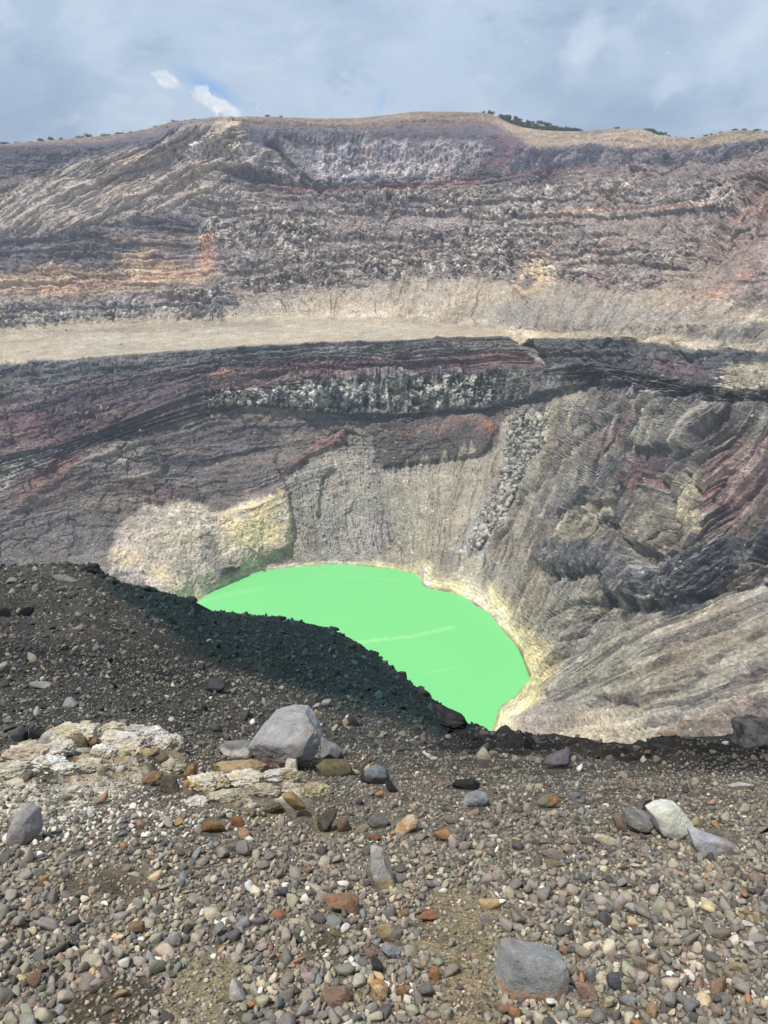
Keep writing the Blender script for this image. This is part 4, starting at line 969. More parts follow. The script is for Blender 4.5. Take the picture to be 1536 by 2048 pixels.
paintN((80,78,73), [(-100,1140),(170,1135),(260,1180),(330,1250),(430,1310),(330,1320),(180,1260),(-100,1250)], .6, 18, noise=(.05, -.1))
paintN((24,43,45), [(180,1110),(240,1160),(400,1195),(420,1215),(660,1240),(740,1290),(870,1390),(960,1450),(940,1478),(880,1470),(800,1440),(700,1420),(620,1390),(540,1345),(450,1325),(380,1300),(310,1240),(250,1200),(200,1160)], .95, 24)
paintN((88,72,58), [(650,1245),(740,1290),(870,1395),(850,1400),(735,1312),(650,1262)], .5, 6, noise=(.03, -.1))
paintN((40,41,43), [(880,1440),(985,1462),(1290,1496),(1420,1480),(1700,1455),(1700,1496),(1420,1506),(1290,1516),(1060,1494),(900,1486)], .85, 8)
paintN((50,49,50), [(860,1480),(1000,1470),(1290,1500),(1536,1480),(1700,1480),(1700,1540),(1536,1545),(1350,1530),(1200,1520),(1050,1505),(880,1500)], .8, 12)
paintN((36,37,40), [(1370,1500),(1536,1500),(1700,1500),(1700,1545),(1536,1545),(1420,1540)], .8, 12)
paintN((230,225,210), [(5,1540),(60,1505),(150,1478),(330,1490),(370,1530),(300,1570),(180,1610),(60,1625),(-20,1640)], .8, 16, noise=(.05, -.12))
paintN((176,148,104), [(180,1500),(330,1490),(380,1540),(300,1580),(200,1560)], .5, 14, noise=(.05, .0))
paintN((214,206,188), [(370,1570),(450,1550),(600,1560),(650,1600),(560,1620),(420,1610)], .7, 14, noise=(.05, -.1))
paintN((158,138,98), [(395,1600),(520,1600),(670,1640),(640,1690),(520,1660),(400,1640)], .5, 18, noise=(.05, -.05))
paintN((158,148,122), [(320,2060),(335,1990),(370,1915),(430,1895),(490,1930),(495,1980),(450,2060)], .9, 18)
paintN((150,138,112), [(820,1880),(860,1800),(900,1775),(990,1780),(1000,1850),(990,1930),(1000,2060),(880,2060),(870,1990),(900,1930)], .85, 18)
paintN((158,142,120), [(860,1975),(900,1945),(970,1960),(1000,2000),(1010,2060),(880,2060)], .7, 16)
paintN((92,80,64), [(120,1755),(200,1735),(300,1745),(310,1790),(160,1790)], .6, 16)
paintN((74,64,54), [(140,1990),(260,1940),(330,1970),(270,2050),(120,2060)], .7, 16); paintN((74,64,52), [(600,1870),(680,1850),(700,1900),(620,1930)], .6, 16)
paintN((86,72,56), [(900,1980),(930,1990),(990,2010),(960,2030),(890,2010)], .5, 12)
mo = fbm(VNf / np.clip(dist * .02, .01, .6)[:, None], 3, .6, 18)
mo3 = fbm(VNf / np.clip(dist * .09, .05, 3)[:, None], 4, .6, 19)
C *= (1 + .4 * mo + .35 * mo3 * sstep(1560, 1440, py))[:, None]
C[sF] *= (1 + farm[sF] * (.2 * cid + .1 * cidb))[:, None]
C *= (1 + bank * (.25 * cb1 + .2 * cb2))[:, None]; oc = (bank * sstep(.35, .6, cb1) * .6)[:, None]; C[:] = C * (1 - oc) + lin((176,146,104)).astype(f4)[None] * oc
C = np.clip(C * np.where(py < 1560, .64, .76)[:, None] * np.where((py < 1500)[:, None], np.array([1., 1., .98]), np.array([1.03, 1., .94])), .006, .9)
lumps = 1.0
VNd = VN + dN.reshape(-1, 3) * h[:, None]
M_slope = tag(mesh_from('gravel_ground', VNd, grid_faces(nrN, ncN), C, True, M_GROUND), 'bare gravelly ground sloping down from underfoot to the dark shoulder', 'ground', None, 'structure')
# the same slope carried on behind and to both sides of where one stands
ax, ay = np.meshgrid(np.linspace(-11, 11, 300), np.linspace(-9, 4.4, 200))
az = np.interp(ay, [-9, .964, 1.61, 2.2, 2.86, 4.4], [5.48 - 1.6, -1.6, -1.956, -2.33, -2.78, -4.9]) + EYE[2] - .03
AV = np.stack([ax, ay, az], -1).reshape(-1, 3); AVf = AV.astype(f4)
AV[:, 2] += .03 * fbm(AVf / .9, 4, .55, 61)
AC = lin((122,116,104))[None] * .7 * (1 + .4 * fbm(AVf / .12, 3, .6, 62) + .3 * fbm(AVf / .8, 3, .6, 63))[:, None]
tag(mesh_from('gravel_ground', AV, grid_faces(200, 300)[:, ::-1], np.clip(AC, .01, .8), True, M_GROUND), 'gravelly ground carried on around the viewpoint', 'ground', None, 'structure')
GV = VNd.reshape(nrN, ncN, 3)[3:]
def surf(px, py):
    """point of the finished slope behind a photo point"""
    px = np.atleast_1d(np.asarray(px, float)); py = np.atleast_1d(np.asarray(py, float)); out = np.zeros((len(px), 3))
    for a0 in range(0, len(px), 8000):
        x = px[a0:a0 + 8000]; y = py[a0:a0 + 8000]
        ix = np.clip((x - CN[0]) / 2.3, 0, len(CN) - 1.001); c = ix.astype(int); fx = (ix - c)[:, None]
        r = np.clip((rp[:, c] < y[None]).sum(0) - 1, 0, len(rp) - 2)
        a = rp[r, c]; b = rp[r + 1, c]; t = np.clip((y - a) / np.maximum(b - a, 1e-6), 0, 1)[:, None]
        out[a0:a0 + 8000] = (GV[r, c] * (1 - t) + GV[r + 1, c] * t) * (1 - fx) + (GV[r, c + 1] * (1 - t) + GV[r + 1, c + 1] * t) * fx
    return out
def deep(P): return (P[..., 1] - EYE[1]) * CA - (P[..., 2] - EYE[2]) * SA

# ------------------------------------------------------------------ stones
RIGHT = np.array([1., 0, 0]); UPV = np.array([0, SA, CA]); TOW = np.array([0, -CA, SA])     # right, up and towards the eye
occ = np.zeros((1010, 2400), bool)            # ground already taken, py 1110..2120, px -420..1980
def stamp(cx, cy, rx, ry):
    x0, x1 = int(cx - rx + 420), int(cx + rx + 421); y0, y1 = int(cy - ry - 1110), int(cy + ry - 1109)
    x0 = max(x0, 0); y0 = max(y0, 0); x1 = min(x1, 2400); y1 = min(y1, 1010)
    if x1 <= x0 or y1 <= y0: return
    gy, gx = np.ogrid[y0:y1, x0:x1]
    occ[y0:y1, x0:x1] |= ((gx - 420 - cx) / rx) ** 2 + ((gy + 1110 - cy) / ry) ** 2 < 1
def depth_at(px, py):
    Y = ground_Y(np.atleast_1d(float(px)), np.atleast_1d(float(py)))[0]
    return Y / (CA + (1024 - py) / FOC * SA)

feats = 0
def knob(seed, level):
    """a lumpy cauliflower crust"""
    u, f = ico(level); r = np.random.default_rng(seed)
    q = u * 1.7 + seed * 2.3
    f1, f2, ci_ = worley(q * 1.5, seed % 30); g1, g2, cj = worley(q * 3.4, seed % 30 + 1)
    rad = .72 + .30 * fbm(q * .9, 3, .5, seed % 40) + .20 * (1 - f1) + .09 * (1 - g1) + .05 * cj
    return (u * rad[:, None]).astype(f4), f
def stone(label, cx, cy, w, h, c, c2=None, how='patch', outline=None, seed=None, ang=0, thick=.7, name='stone', cat='stone', mat=None, rough=.07, soft=9, planes=11, group=None, sink=.3, spread=.0, crack=0):
    """One loose stone; cx, cy, w, h where and how large it is in the photograph, set on the slope at its own distance."""
    global feats
    feats += 1
    seed = seed or feats * 13 + 5
    r = np.random.default_rng(seed)
    base = (cx, cy + h * sink)
    B = surf(*base)[0]; dpt = float(deep(B)); mpp = dpt / FOC
    lvl = 5 if w > 90 else (4 if w > 36 else 3)
    if outline is None:
        if name == 'crusted_rock' and mat is not M_STONE: lvl = 5; v, f = knob(seed, lvl)
        else: v, f = rock(seed, lvl, planes, soft, rough)
        v = v @ rand_rot(r).T
        v = np.stack([v[:, 0] / np.abs(v[:, 0]).max() * w / 2, v[:, 1] / np.abs(v[:, 1]).max() * h / 2, v[:, 2] / np.abs(v[:, 2]).max() * min(w, h) * thick * .62], 1)
        if ang:
            ca, sa = math.cos(ang), math.sin(ang); v = np.stack([v[:, 0] * ca - v[:, 1] * sa, v[:, 0] * sa + v[:, 1] * ca, v[:, 2]], 1)
        lc = (cx, cy)
    else:
        o = np.array(outline, float); lc = o.mean(0); q = (o - lc) * np.array([1, -1])
        u, f = ico(lvl)
        th = np.arctan2(u[:, 1], u[:, 0]); rho = np.hypot(u[:, 0], u[:, 1])
        R = np.zeros(len(u)); dx, dy = np.cos(th), np.sin(th)
        for k in range(len(q)):
            a, b = q[k], q[(k + 1) % len(q)]; e = b - a
            den = dx * e[1] - dy * e[0]; den = np.where(np.abs(den) < 1e-9, 1e-9, den)
            t = (a[0] * e[1] - a[1] * e[0]) / den; s = (a[0] * dy - a[1] * dx) / den
            R = np.where((t > 0) & (s >= -1e-6) & (s <= 1 + 1e-6), np.maximum(R, t), R)
        D = min(w, h) * thick * .62
        pl = np.clip(rho * 1.28, 0, 1) ** .85
        v = np.stack([R * dx * pl, R * dy * pl, np.sign(u[:, 2]) * np.abs(u[:, 2]) ** .75 * D], 1)
        for k in range(planes):                      # broken faces
            n = r.normal(size=3); n[2] = abs(n[2]) * .8 + .5; n /= np.linalg.norm(n)
            lim = r.uniform(.72, 1.0) * np.max(v @ n); over = np.maximum(v @ n - lim, 0)
            v = v - over[:, None] * n * .85
        v *= (1 + rough * .6 * fbm(u * 2.6 + seed, 4, .6, seed % 40))[:, None]
    u0 = v / max(w, h)
    v = v + (rough * .22 * min(w, h)) * (fbm((u0 * 5 + seed).astype(f4), 4, .6, seed % 37)[:, None]) * (v / (np.linalg.norm(v, axis=1, keepdims=True) + 1e-6))
    if crack:
        cr = np.abs(fbm((u0 * 2.2 + seed * 1.7).astype(f4), 3, .5, 8)); v[:, 2] -= crack * min(w, h) * (1 - sstep(.0, .035, cr))
    hn = v[:, 1] / (h / 2); nn = fbm((u0 * 3.5 + seed * .7).astype(f4), 4, .6, 5)
    def mute(c_): c_ = np.array(c_, float); return c_.mean() + (c_ - c_.mean()) * .68
    c = mute(c); c2 = mute(c2) if c2 is not None else None
    cv = np.repeat(lin(c)[None], len(v), 0) * .78
    if c2 is not None:
        m = {'patch': sstep(-.08, .12, nn), 'bottom': 1 - sstep(-.55, -.1, hn + .35 * nn), 'top': sstep(.1, .5, hn + .4 * nn), 'right': sstep(.0, .4, v[:, 0] / (w / 2) + .3 * nn)}[how]
        cv = cv * (1 - m[:, None]) + lin(c2)[None] * .78 * m[:, None]
    cv = cv * (1 + .26 * fbm((u0 * 9 + seed).astype(f4), 4, .65, 6))[:, None]
    if w > 34:                                       # stains and weathered skin
        sg = fbm((u0 * 2.6 + seed * 1.3).astype(f4), 4, .6, 11); sm_ = (.4 * sstep(.05, .3, sg))[:, None]
        cv = cv * (1 - sm_) + cv.mean(0)[None] * np.array([.80, .70, .58])[None] * sm_
        sm_ = (.35 * sstep(.1, .35, fbm((u0 * 4 + seed * 2.3).astype(f4), 3, .6, 12)))[:, None]; cv = cv * (1 + .3 * sm_)
    off = np.array([(lc[0] - base[0]), -(lc[1] - base[1])]) * mpp
    Wv = (v[:, 0] * mpp + off[0])[:, None] * RIGHT + (v[:, 1] * mpp + off[1])[:, None] * UPV + (v[:, 2] * mpp)[:, None] * TOW
    ob = mesh_from(name, Wv, f, np.clip(cv, .01, .92), True, mat or M_STONE)
    ob.location = tuple(B)
    tag(ob, label, cat, group)
    stamp(cx, cy + 2, w * .47, h * .45)
    return ob
G = 'loose stones on the gravel slope'
def S(label, cx, cy, w, h, c, *a, **k):
    k.setdefault('group', G); return stone(label, cx, cy, w, h, c, *a, **k)
GREY, DGREY, BLUE, BEIGE, BROWN, RUST, WHITE, OCHRE = (132,131,128), (84,84,88), (120,130,140), (172,160,136), (128,106,86), (168,104,68), (222,218,210), (176,140,86)

# the big pale boulder and what lies against it
S('largest pale grey boulder, domed, with a pinkish tan underside', 573, 1475, 135, 120, (166,163,166), (190,160,138), 'bottom', [(580,1417),(612,1420),(632,1445),(643,1468),(638,1492),(627,1510),(600,1514),(594,1520),(592,1514),(572,1524),(545,1533),(530,1514),(503,1484),(513,1468),(527,1452),(547,1429)], 11, thick=.85, name='boulder', cat='boulder', sink=.44, rough=.08, planes=5, crack=.015)
S('small pale tan stem of rock under the biggest boulder', 583, 1530, 30, 36, (206,192,170), None, 'patch', [(573,1512),(592,1512),(596,1540),(566,1540)], thick=.8, sink=.45)
S('grey rock lobe leaning on the lower flank of the biggest boulder', 662, 1492, 44, 46, (140,138,140), (170,160,154), 'bottom', [(640,1470),(655,1480),(672,1486),(684,1496),(676,1510),(666,1514),(645,1506)], thick=.9, sink=.4)
S('grey stone with a bright pinkish white broken face beside the biggest boulder', 478, 1502, 76, 36, (214,202,194), (128,126,126), 'top', [(436,1500),(452,1489),(478,1487),(503,1488),(512,1500),(501,1518),(470,1519),(452,1510)], thick=.9, sink=.4)
S('long ochre and rust slab lying in front of the biggest boulder', 482, 1538, 128, 40, (178,150,102), (164,108,62), 'patch', [(420,1532),(440,1524),(500,1520),(535,1530),(544,1550),(530,1558),(470,1556),(430,1548)], thick=.9, sink=.3, rough=.14)
S('olive brown slab sunk in the gravel under the grey lobe', 669, 1532, 78, 40, (128,116,72), (104,96,66), 'patch', [(630,1528),(650,1514),(685,1514),(702,1528),(708,1546),(680,1552),(645,1546)], thick=.7)
S('pale pointed tan stone beside the olive slab', 731, 1528, 18, 24, (206,190,156)); S('creamy yellow stone touching the olive slab', 711, 1536, 24, 16, (206,190,146))
S('slate grey wedge with a lit blue grey top and shaded black underside painted in', 752, 1556, 62, 36, (50,50,54), (124,130,140), 'top', [(716,1560),(732,1542),(752,1532),(770,1540),(778,1556),(776,1566),(758,1574),(728,1566)], thick=.9, rough=.12)  # lit top and black shaded underside are put into the colour
S('thin black shard put in as shade below the slate wedge', 784, 1578, 34, 24, (44,43,46), None, 'patch', [(770,1566),(782,1568),(799,1588),(790,1588),(774,1578)])  # black sliver added where the shade of the wedge falls
S('small bright orange stone below the slate wedge', 759, 1593, 18, 18, (196,140,70))
S('rusty orange and cream rock, the larger of two orange ones close together', 816, 1648, 58, 46, (190,140,86), (206,180,140), 'patch', rough=.14)
S('smaller rusty orange rock with a grey side', 887, 1667, 40, 40, (188,134,74), (140,132,122), 'bottom', rough=.12)
S('flat black slab lying over a hollow near the edge', 932, 1575, 58, 22, (48,48,50), None, 'patch', [(903,1578),(912,1566),(945,1564),(961,1572),(958,1586),(925,1585)], thick=.8)
S('pale blue grey boulder with a rounded top below the black slab', 952, 1603, 54, 36, (158,164,170), (130,136,144), 'patch')
S('tan flat stone under the pale blue grey boulder', 949, 1624, 38, 16, (160,136,108))
S('mossy olive rock with an orange end', 1094, 1606, 60, 34, (132,126,98), (188,134,70), 'right', rough=.14)
S('small slate blue stone beyond the olive and orange rock', 1148, 1592, 28, 16, (128,138,148)); S('thin white upright shard near the drop', 1158, 1534, 14, 20, (222,222,220))
S('dark purplish boulder standing alone near the drop', 1112, 1523, 66, 44, (106,102,110), (80,78,84), 'bottom', name='boulder', cat='boulder', rough=.1)
S('white boulder, the brightest of its cluster, rounded with a faint green tinge', 1341, 1648, 82, 68, (216,216,196), (224,222,208), 'patch', [(1299,1628),(1316,1617),(1340,1615),(1356,1618),(1368,1634),(1380,1648),(1381,1662),(1368,1683),(1350,1682),(1318,1668)], name='boulder', cat='boulder', thick=.9, sink=.4, planes=7)
S('dark grey rounded boulder tucked against the white boulder', 1284, 1646, 66, 52, (122,119,116), (150,147,142), 'patch', name='boulder', cat='boulder', thick=1.0, rough=.09)
S('brown pointed stone leaning on the dark rounded boulder', 1243, 1647, 32, 42, (136,112,92), (160,140,118), 'right', [(1226,1632),(1240,1630),(1254,1648),(1258,1662),(1250,1668),(1234,1662)])
S('long lavender grey slab tapering away from the white boulder', 1432, 1688, 110, 54, (178,178,188), (160,146,142), 'right', [(1377,1664),(1392,1664),(1420,1676),(1462,1690),(1489,1708),(1470,1714),(1435,1712),(1395,1712),(1384,1690)], thick=.6, sink=.3, planes=6)
S('black stone behind the white boulder and the dark rounded one', 1300, 1613, 40, 24, (46,45,46)); S('yellow stone at the shoulder of the white boulder', 1391, 1652, 28, 24, (206,178,122)); S('small tan orange stone beyond the lavender slab', 1431, 1656, 16, 16, (190,140,90))
S('long cream stone lying flat below the brown pointed stone', 1208, 1680, 54, 22, (206,190,160), None, 'patch', [(1187,1676),(1195,1669),(1215,1674),(1240,1684),(1236,1692),(1205,1688)])
S('flat pinkish slab on the gravel below the cream stone', 1104, 1712, 52, 22, (160,144,136)); S('brown block just under the flat pinkish slab', 1106, 1729, 38, 14, (138,116,92))
S('long thin pale slab lying near the drop beside the squared block', 1486, 1571, 64, 10, (178,176,172)); S('small orange pink stone on the dark gravel beyond the white boulder', 1421, 1604, 20, 14, (186,138,108))
S('big squared dark grey block standing on the edge of the drop', 1510, 1478, 66, 66, (96,94,96), (66,64,68), 'patch', [(1480,1450),(1510,1444),(1545,1446),(1548,1500),(1515,1510),(1476,1500)], name='boulder', cat='boulder', thick=1.0, planes=9, rough=.22, sink=.45)
S('small pale squared stone on the very edge of the drop', 1274, 1501, 18, 16, (150,150,148)); S('tan rock capping the edge of the drop beside a pale squared stone', 1334, 1502, 46, 20, (172,148,124))
S('orange brown rock half sunk at the edge of the drop', 1300, 1512, 34, 14, (130,98,66)); S('narrow pale splinter propped near the squared block', 1450, 1487, 16, 24, (168,166,166), ang=-.6)
S('large black craggy boulder on the shoulder crest above the lake', 905, 1452, 72, 58, (40,44,46), (60,58,56), 'patch', name='boulder', cat='boulder', rough=.2, thick=1.0, sink=.42)
S('larger tan stone of a pair on the black craggy boulder', 886, 1432, 15, 15, (150,130,104)); S('rounder tan stone of a pair on the black craggy boulder', 898, 1433, 13, 13, (150,134,108))
for (x, y, w, h, lb) in ((560,1240,26,16,'black lava block on the shoulder crest above the middle of the lake'), (668,1254,22,12,'black lava block at the bend of the shoulder crest above the lake'), (805,1352,24,14,'brown black lava block low on the shoulder crest over the lake'), (845,1388,30,20,'brown lava block on the crest just above the black craggy boulder'), (178,1136,44,28,'bluish black lava knob at the top of the dark shoulder'), (205,1150,22,14,'black lava lump just below the bluish knob'), (382,1198,26,16,'black lava lump at the step in the crest beside the lake tip'), (290,1180,26,12,'black lava lump on the crest below the yellow wall')):
    S(lb, x, y, w, h, (46,50,54) if 'bl' in lb[:3] else (78,66,56), (62,62,62), 'patch', rough=.2, cat='lava block', name='lava_block')
S('pale grey slab with a pointed end high on the gravel shoulder', 132, 1158, 52, 22, (136,130,118), None, 'patch', [(106,1150),(130,1150),(156,1162),(150,1170),(118,1164)]); S('grey slab lying below the pointed slab on the shoulder', 120, 1176, 26, 14, (134,128,112)); S('flat pale stone on the rising ground by the skyline of the shoulder', 22, 1164, 24, 16, (140,134,126))
S('black stone lying in a dark hollow of the shoulder', 8, 1230, 36, 26, (50,48,56)); S('round black stone pressed into the shoulder slope', 48, 1222, 34, 26, (44,41,48))
S('round pale tan stone alone on the dark slope', 66, 1313, 30, 24, (168,156,130)); S('pale stone cut by the picture edge beside the dark slope', 4, 1335, 26, 26, (170,164,140)); S('flat pale stone like a shell on the upper gravel', 80, 1371, 44, 18, (150,146,138)); S('small rounded tan stone beyond the shell shaped one', 113, 1362, 22, 18, (166,150,126))
S('pale grey three-cornered stone on the upper gravel', 139, 1402, 32, 22, (164,162,164), None, 'patch', [(124,1408),(132,1392),(140,1390),(155,1404),(152,1411)]); S('greenish grey stone next to the three-cornered stone', 163, 1405, 20, 14, (134,134,126))
S('dark domed boulder alone on the upper gravel', 436, 1374, 46, 34, (74,70,76), (60,58,62), 'bottom', name='boulder', cat='boulder', thick=1.0); S('pale rounded stone by the edge of the dark shoulder', 653, 1407, 26, 24, (150,146,134)); S('whitish flaky stone beside the pale rounded one', 633, 1412, 20, 14, (182,178,172)); S('small pink stone on the dark flank of the shoulder', 417, 1284, 12, 9, (190,150,140))
S('bluish dark stone in the upper gravel above the white crust', 214, 1446, 24, 18, (88,94,104)); S('dark grey squared stone with its shaded side painted darker by the white crust', 38, 1470, 34, 36, (96,96,102), (70,70,76), 'right', [(24,1462),(40,1456),(52,1466),(52,1486),(30,1488)]); S('low black lump put in as the cast shade of the squared stone', 98, 1474, 84, 24, (44,42,44), None, 'patch', [(54,1462),(82,1464),(120,1472),(136,1482),(110,1488),(60,1486)], thick=.8)  # shaded side painted darker; the black lump stands in for the cast shadow
S('pale grey peak shaped stone rising out of the white crust', 98, 1497, 46, 32, (176,172,164), None, 'patch', [(74,1508),(88,1488),(101,1480),(120,1490),(124,1504),(100,1512)])
S('long grey pointed stone standing up in the pebbles', 46, 1652, 68, 84, (168,162,162), (176,172,170), 'patch', [(12,1692),(14,1688),(26,1652),(42,1622),(54,1612),(70,1622),(76,1640),(79,1660),(66,1684),(44,1694)], 77, thick=.7, sink=.4, planes=5, name='boulder', cat='boulder')
# white and ochre crusted rocks
CR = dict(mat=M_CRUST, name='crusted_rock', cat='crusted rock', rough=.34, planes=5, group='mineral crusted rocks', thick=.9)
def K(label, cx, cy, w, h, c, c2=None, **k):
    if k.get('mat') is None: c = tuple(min(250, v * 1.10 + 4) for v in c); c2 = tuple(min(250, v * 1.08) for v in c2) if c2 else None
    kk = dict(CR); kk.update(k)
    if k.get('mat') is None: w *= 1.28; h *= 1.12; kk['sink'] = .2
    return stone(label, cx, cy, w, h, c, c2, 'patch', **kk)
K('widest lump of white crusted rock, pinkish at its end', 62, 1535, 104, 52, (204,192,174), (186,166,140)); K('white crusted rock carrying a brown stone on top', 152, 1500, 90, 52, (206,192,150), (220,212,196)); K('white crusted knob behind the brown stones', 235, 1502, 90, 44, (206,196,172), (224,218,206))
K('pure white crusted lump at the end of the white bank', 302, 1492, 54, 34, (222,220,214), (190,186,178)); K('snowy white lump low on the front of the white bank', 95, 1548, 70, 34, (228,226,220), (200,190,166)); K('white grey chunk in the middle of the white bank', 206, 1528, 44, 36, (222,216,206), (188,176,146))
K('greyish crusted rock at the end of the bank by the pebbles', 330, 1512, 56, 40, (170,158,138), (208,200,186)); K('cream crusted slab low in the white bank', 250, 1525, 60, 34, (214,202,166), (196,180,150))
for i_, (x, y, w, h, c, lb) in enumerate(((30,1556,56,34,(198,188,164),'beige crust lump at the very end of the white bank by the picture edge'), (120,1526,54,40,(216,208,190),'cream crust lump between the pinkish lump and the white chunk'), (178,1550,60,34,(206,196,168),'rounded cream crust low in the middle of the white bank'), (270,1508,50,34,(214,206,192),'white crust lump just before the pure white one'), (60,1512,44,28,(196,184,158),'tan crust lump behind the pinkish end of the white bank'), (345,1540,40,34,(190,178,150),'beige crust lump where the white bank meets the olive rocks'), (225,1476,44,26,(208,198,172),'cream crust on the ridge line of the white bank'), (270,1486,40,24,(202,194,178),'greyish cream crust on the ridge line beside the pure white lump'), (130,1560,50,26,(222,216,202),'white crust slab at the foot of the white bank'), (450,1600,60,30,(188,178,150),'beige crust under the yellow patched one of the second bank'), (530,1594,52,30,(178,168,138),'olive cream crust between the bumpy crust and the ochre boulder'), (395,1606,40,26,(206,200,186),'white crust nub at the near end of the second bank'))):
    K(lb, x, y, w, h, c, tuple(int(k * .9) for k in c))
K('white crust with yellow patches on the second bank', 415, 1585, 72, 44, (204,198,186), (186,170,116)); K('bumpy pale crust in the middle of the second bank', 492, 1580, 80, 40, (198,186,150), (216,208,194)); K('grey white crusted ledge at the far end of the second bank', 562, 1574, 78, 32, (200,194,184), (170,158,118)); K('yellowish crusted block beside the ochre boulder', 632, 1590, 46, 34, (196,184,136), (160,150,110))
K('big ochre boulder cracked across, below the second bank', 600, 1618, 66, 62, (158,136,86), (176,140,74), rough=.16, crack=.03, name='boulder', cat='boulder', mat=M_STONE); K('grey rock in front of the ochre boulder', 648, 1650, 54, 44, (98,90,82), (84,76,70), rough=.16, mat=M_STONE); K('olive rock against the ochre boulder', 548, 1612, 46, 40, (122,112,82), (98,92,74), rough=.16, mat=M_STONE)
S('squared brown stone perched on top of the white bank', 172, 1468, 27, 26, (168,128,86), (200,180,140), 'top', [(160,1456),(178,1455),(186,1466),(185,1480),(166,1480)]); S('dark olive stone set in the face of the white bank', 158, 1510, 30, 36, (122,106,84), (150,128,96), 'patch'); S('reddish brown stone set beside the olive one in the white bank', 184, 1508, 26, 28, (126,96,80), (176,112,70), 'patch')
S('small orange stone above the end of the white bank', 343, 1482, 16, 16, (176,132,86)); S('bright orange upright rock between the two crusted banks', 383, 1545, 30, 38, (192,130,66), (156,110,66), 'patch', rough=.14); S('rounded orange stone just below the upright orange rock', 372, 1574, 22, 22, (190,128,62)); S('brown rock at the foot of the white bank', 300, 1560, 50, 34, (136,104,70), (172,124,74), 'patch', rough=.16); S('olive brown rock near the brown rock at the foot of the bank', 335, 1570, 52, 40, (120,106,82), (96,88,74), 'patch', rough=.16); S('yellow ochre flat stone in the white bank pebbles', 293, 1530, 42, 20, (196,172,120), (176,140,92), 'patch'); S('upright olive brown stone near the yellow ochre flat one', 325, 1532, 24, 34, (132,112,74))
S('round orange pink stone among grey pebbles below the white bank', 202, 1597, 26, 26, (182,136,104)); S('cream white angular stone below the white bank', 144, 1581, 38, 24, (220,208,176), (230,228,222), 'right'); S('tall white chalky stone among the grey pebbles', 181, 1627, 18, 24, (226,224,220)); S('pinkish orange pentagon shaped stone in the grey pebbles', 281, 1653, 24, 24, (180,134,106)); S('small ochre stone with a rusty rim', 356, 1650, 24, 20, (176,140,82)); S('grey rounded stone between the white bank and the ochre slab', 200, 1556, 22, 24, (160,148,122))
S('cracked rusty brown rock, with a pale finger of stone at its side', 425, 1656, 52, 46, (150,108,62), (122,100,72), 'patch', rough=.14); S('pale finger shaped stone lying across the rusty rock', 456, 1656, 30, 24, (184,172,146), ang=.7); S('darker rust rock beside the pale finger stone', 474, 1645, 30, 28, (150,94,52))
S('smooth upright grey stone below the rusty rocks', 486, 1698, 30, 38, (142,136,132)); S('white angular pebble above the smooth upright grey stone', 500, 1680, 22, 15, (222,222,208)); S('reddish brown flat rock near the rusty ones', 750, 1672, 32, 20, (150,98,62)); S('flat buff oval stone near the reddish brown one', 724, 1655, 28, 18, (160,138,108)); S('brown rock streaked with orange beside the grey rock', 686, 1652, 30, 34, (136,104,74))
S('grey rounded rock beside the flat buff oval', 755, 1642, 40, 36, (110,106,102))
S('tall leaning grey slab with an ochre foot', 757, 1736, 50, 92, (186,182,174), (196,164,116), 'bottom', [(741,1692),(752,1690),(766,1696),(770,1720),(788,1758),(792,1774),(765,1776),(748,1752),(742,1730)], thick=.6, sink=.35, planes=5)
S('long rust brown slab with a hooked end', 682, 1812, 76, 40, (166,112,80), (148,120,96), 'patch', [(646,1804),(654,1794),(700,1793),(716,1800),(721,1838),(710,1842),(700,1816),(660,1812)], thick=.7, rough=.1); S('rounded orange red stone to the side of the hooked slab', 555, 1828, 40, 26, (182,108,68), (160,120,90), 'patch'); S('brick red block on bare soil', 855, 1828, 44, 26, (164,98,70)); S('small orange stone with a pale rim beside the brick red block', 813, 1820, 22, 14, (190,116,58))
S('yellow ochre brick shaped stone on bare soil', 979, 1807, 44, 20, (200,166,104), (176,140,90), 'bottom', [(958,1798),(999,1798),(1001,1815),(962,1816)]); S('grey cube of stone under the yellow brick shaped one', 972, 1830, 30, 24, (140,134,130)); S('ochre and grey two toned block by the bare soil', 777, 1864, 54, 34, (168,142,94), (122,110,98), 'right', [(752,1852),(780,1846),(802,1852),(804,1880),(776,1882),(754,1866)]); S('rounded blue grey stone below the two toned block', 780, 1896, 42, 34, (122,128,136), (140,140,142), 'patch'); S('black wedge stone below the rounded blue grey one', 757, 1924, 30, 32, (58,60,62))
S('bright cream and orange angular stone', 758, 1974, 38, 40, (216,184,128), (200,140,76), 'patch', [(740,1956),(762,1955),(776,1966),(772,1988),(758,1994),(744,1982)]); S('big reddish brown stone with a flat face', 671, 1985, 64, 44, (142,110,90), (160,124,96), 'patch', [(640,1990),(646,1970),(690,1966),(702,1984),(690,2004),(655,2012)]); S('grey purple angular stone at the edge of the bare soil', 854, 1968, 36, 38, (122,116,118)); S('orange stone stuck in bare soil', 868, 1936, 22, 34, (172,108,62)); S('ochre brown stone beside the cream and orange one', 806, 1973, 26, 26, (160,122,74)); S('small cream stone at the side of the big reddish brown one', 713, 1988, 24, 26, (206,178,130))
S('big flat grey slab with a pink and orange base', 1060, 1934, 150, 112, (150,152,152), (186,144,112), 'bottom', [(988,1928),(1004,1884),(1022,1876),(1052,1882),(1092,1890),(1126,1904),(1133,1922),(1130,1950),(1118,1984),(1080,1990),(1040,1992),(1000,1976)], 4, thick=.55, name='boulder', cat='boulder', sink=.35, planes=3, rough=.05)
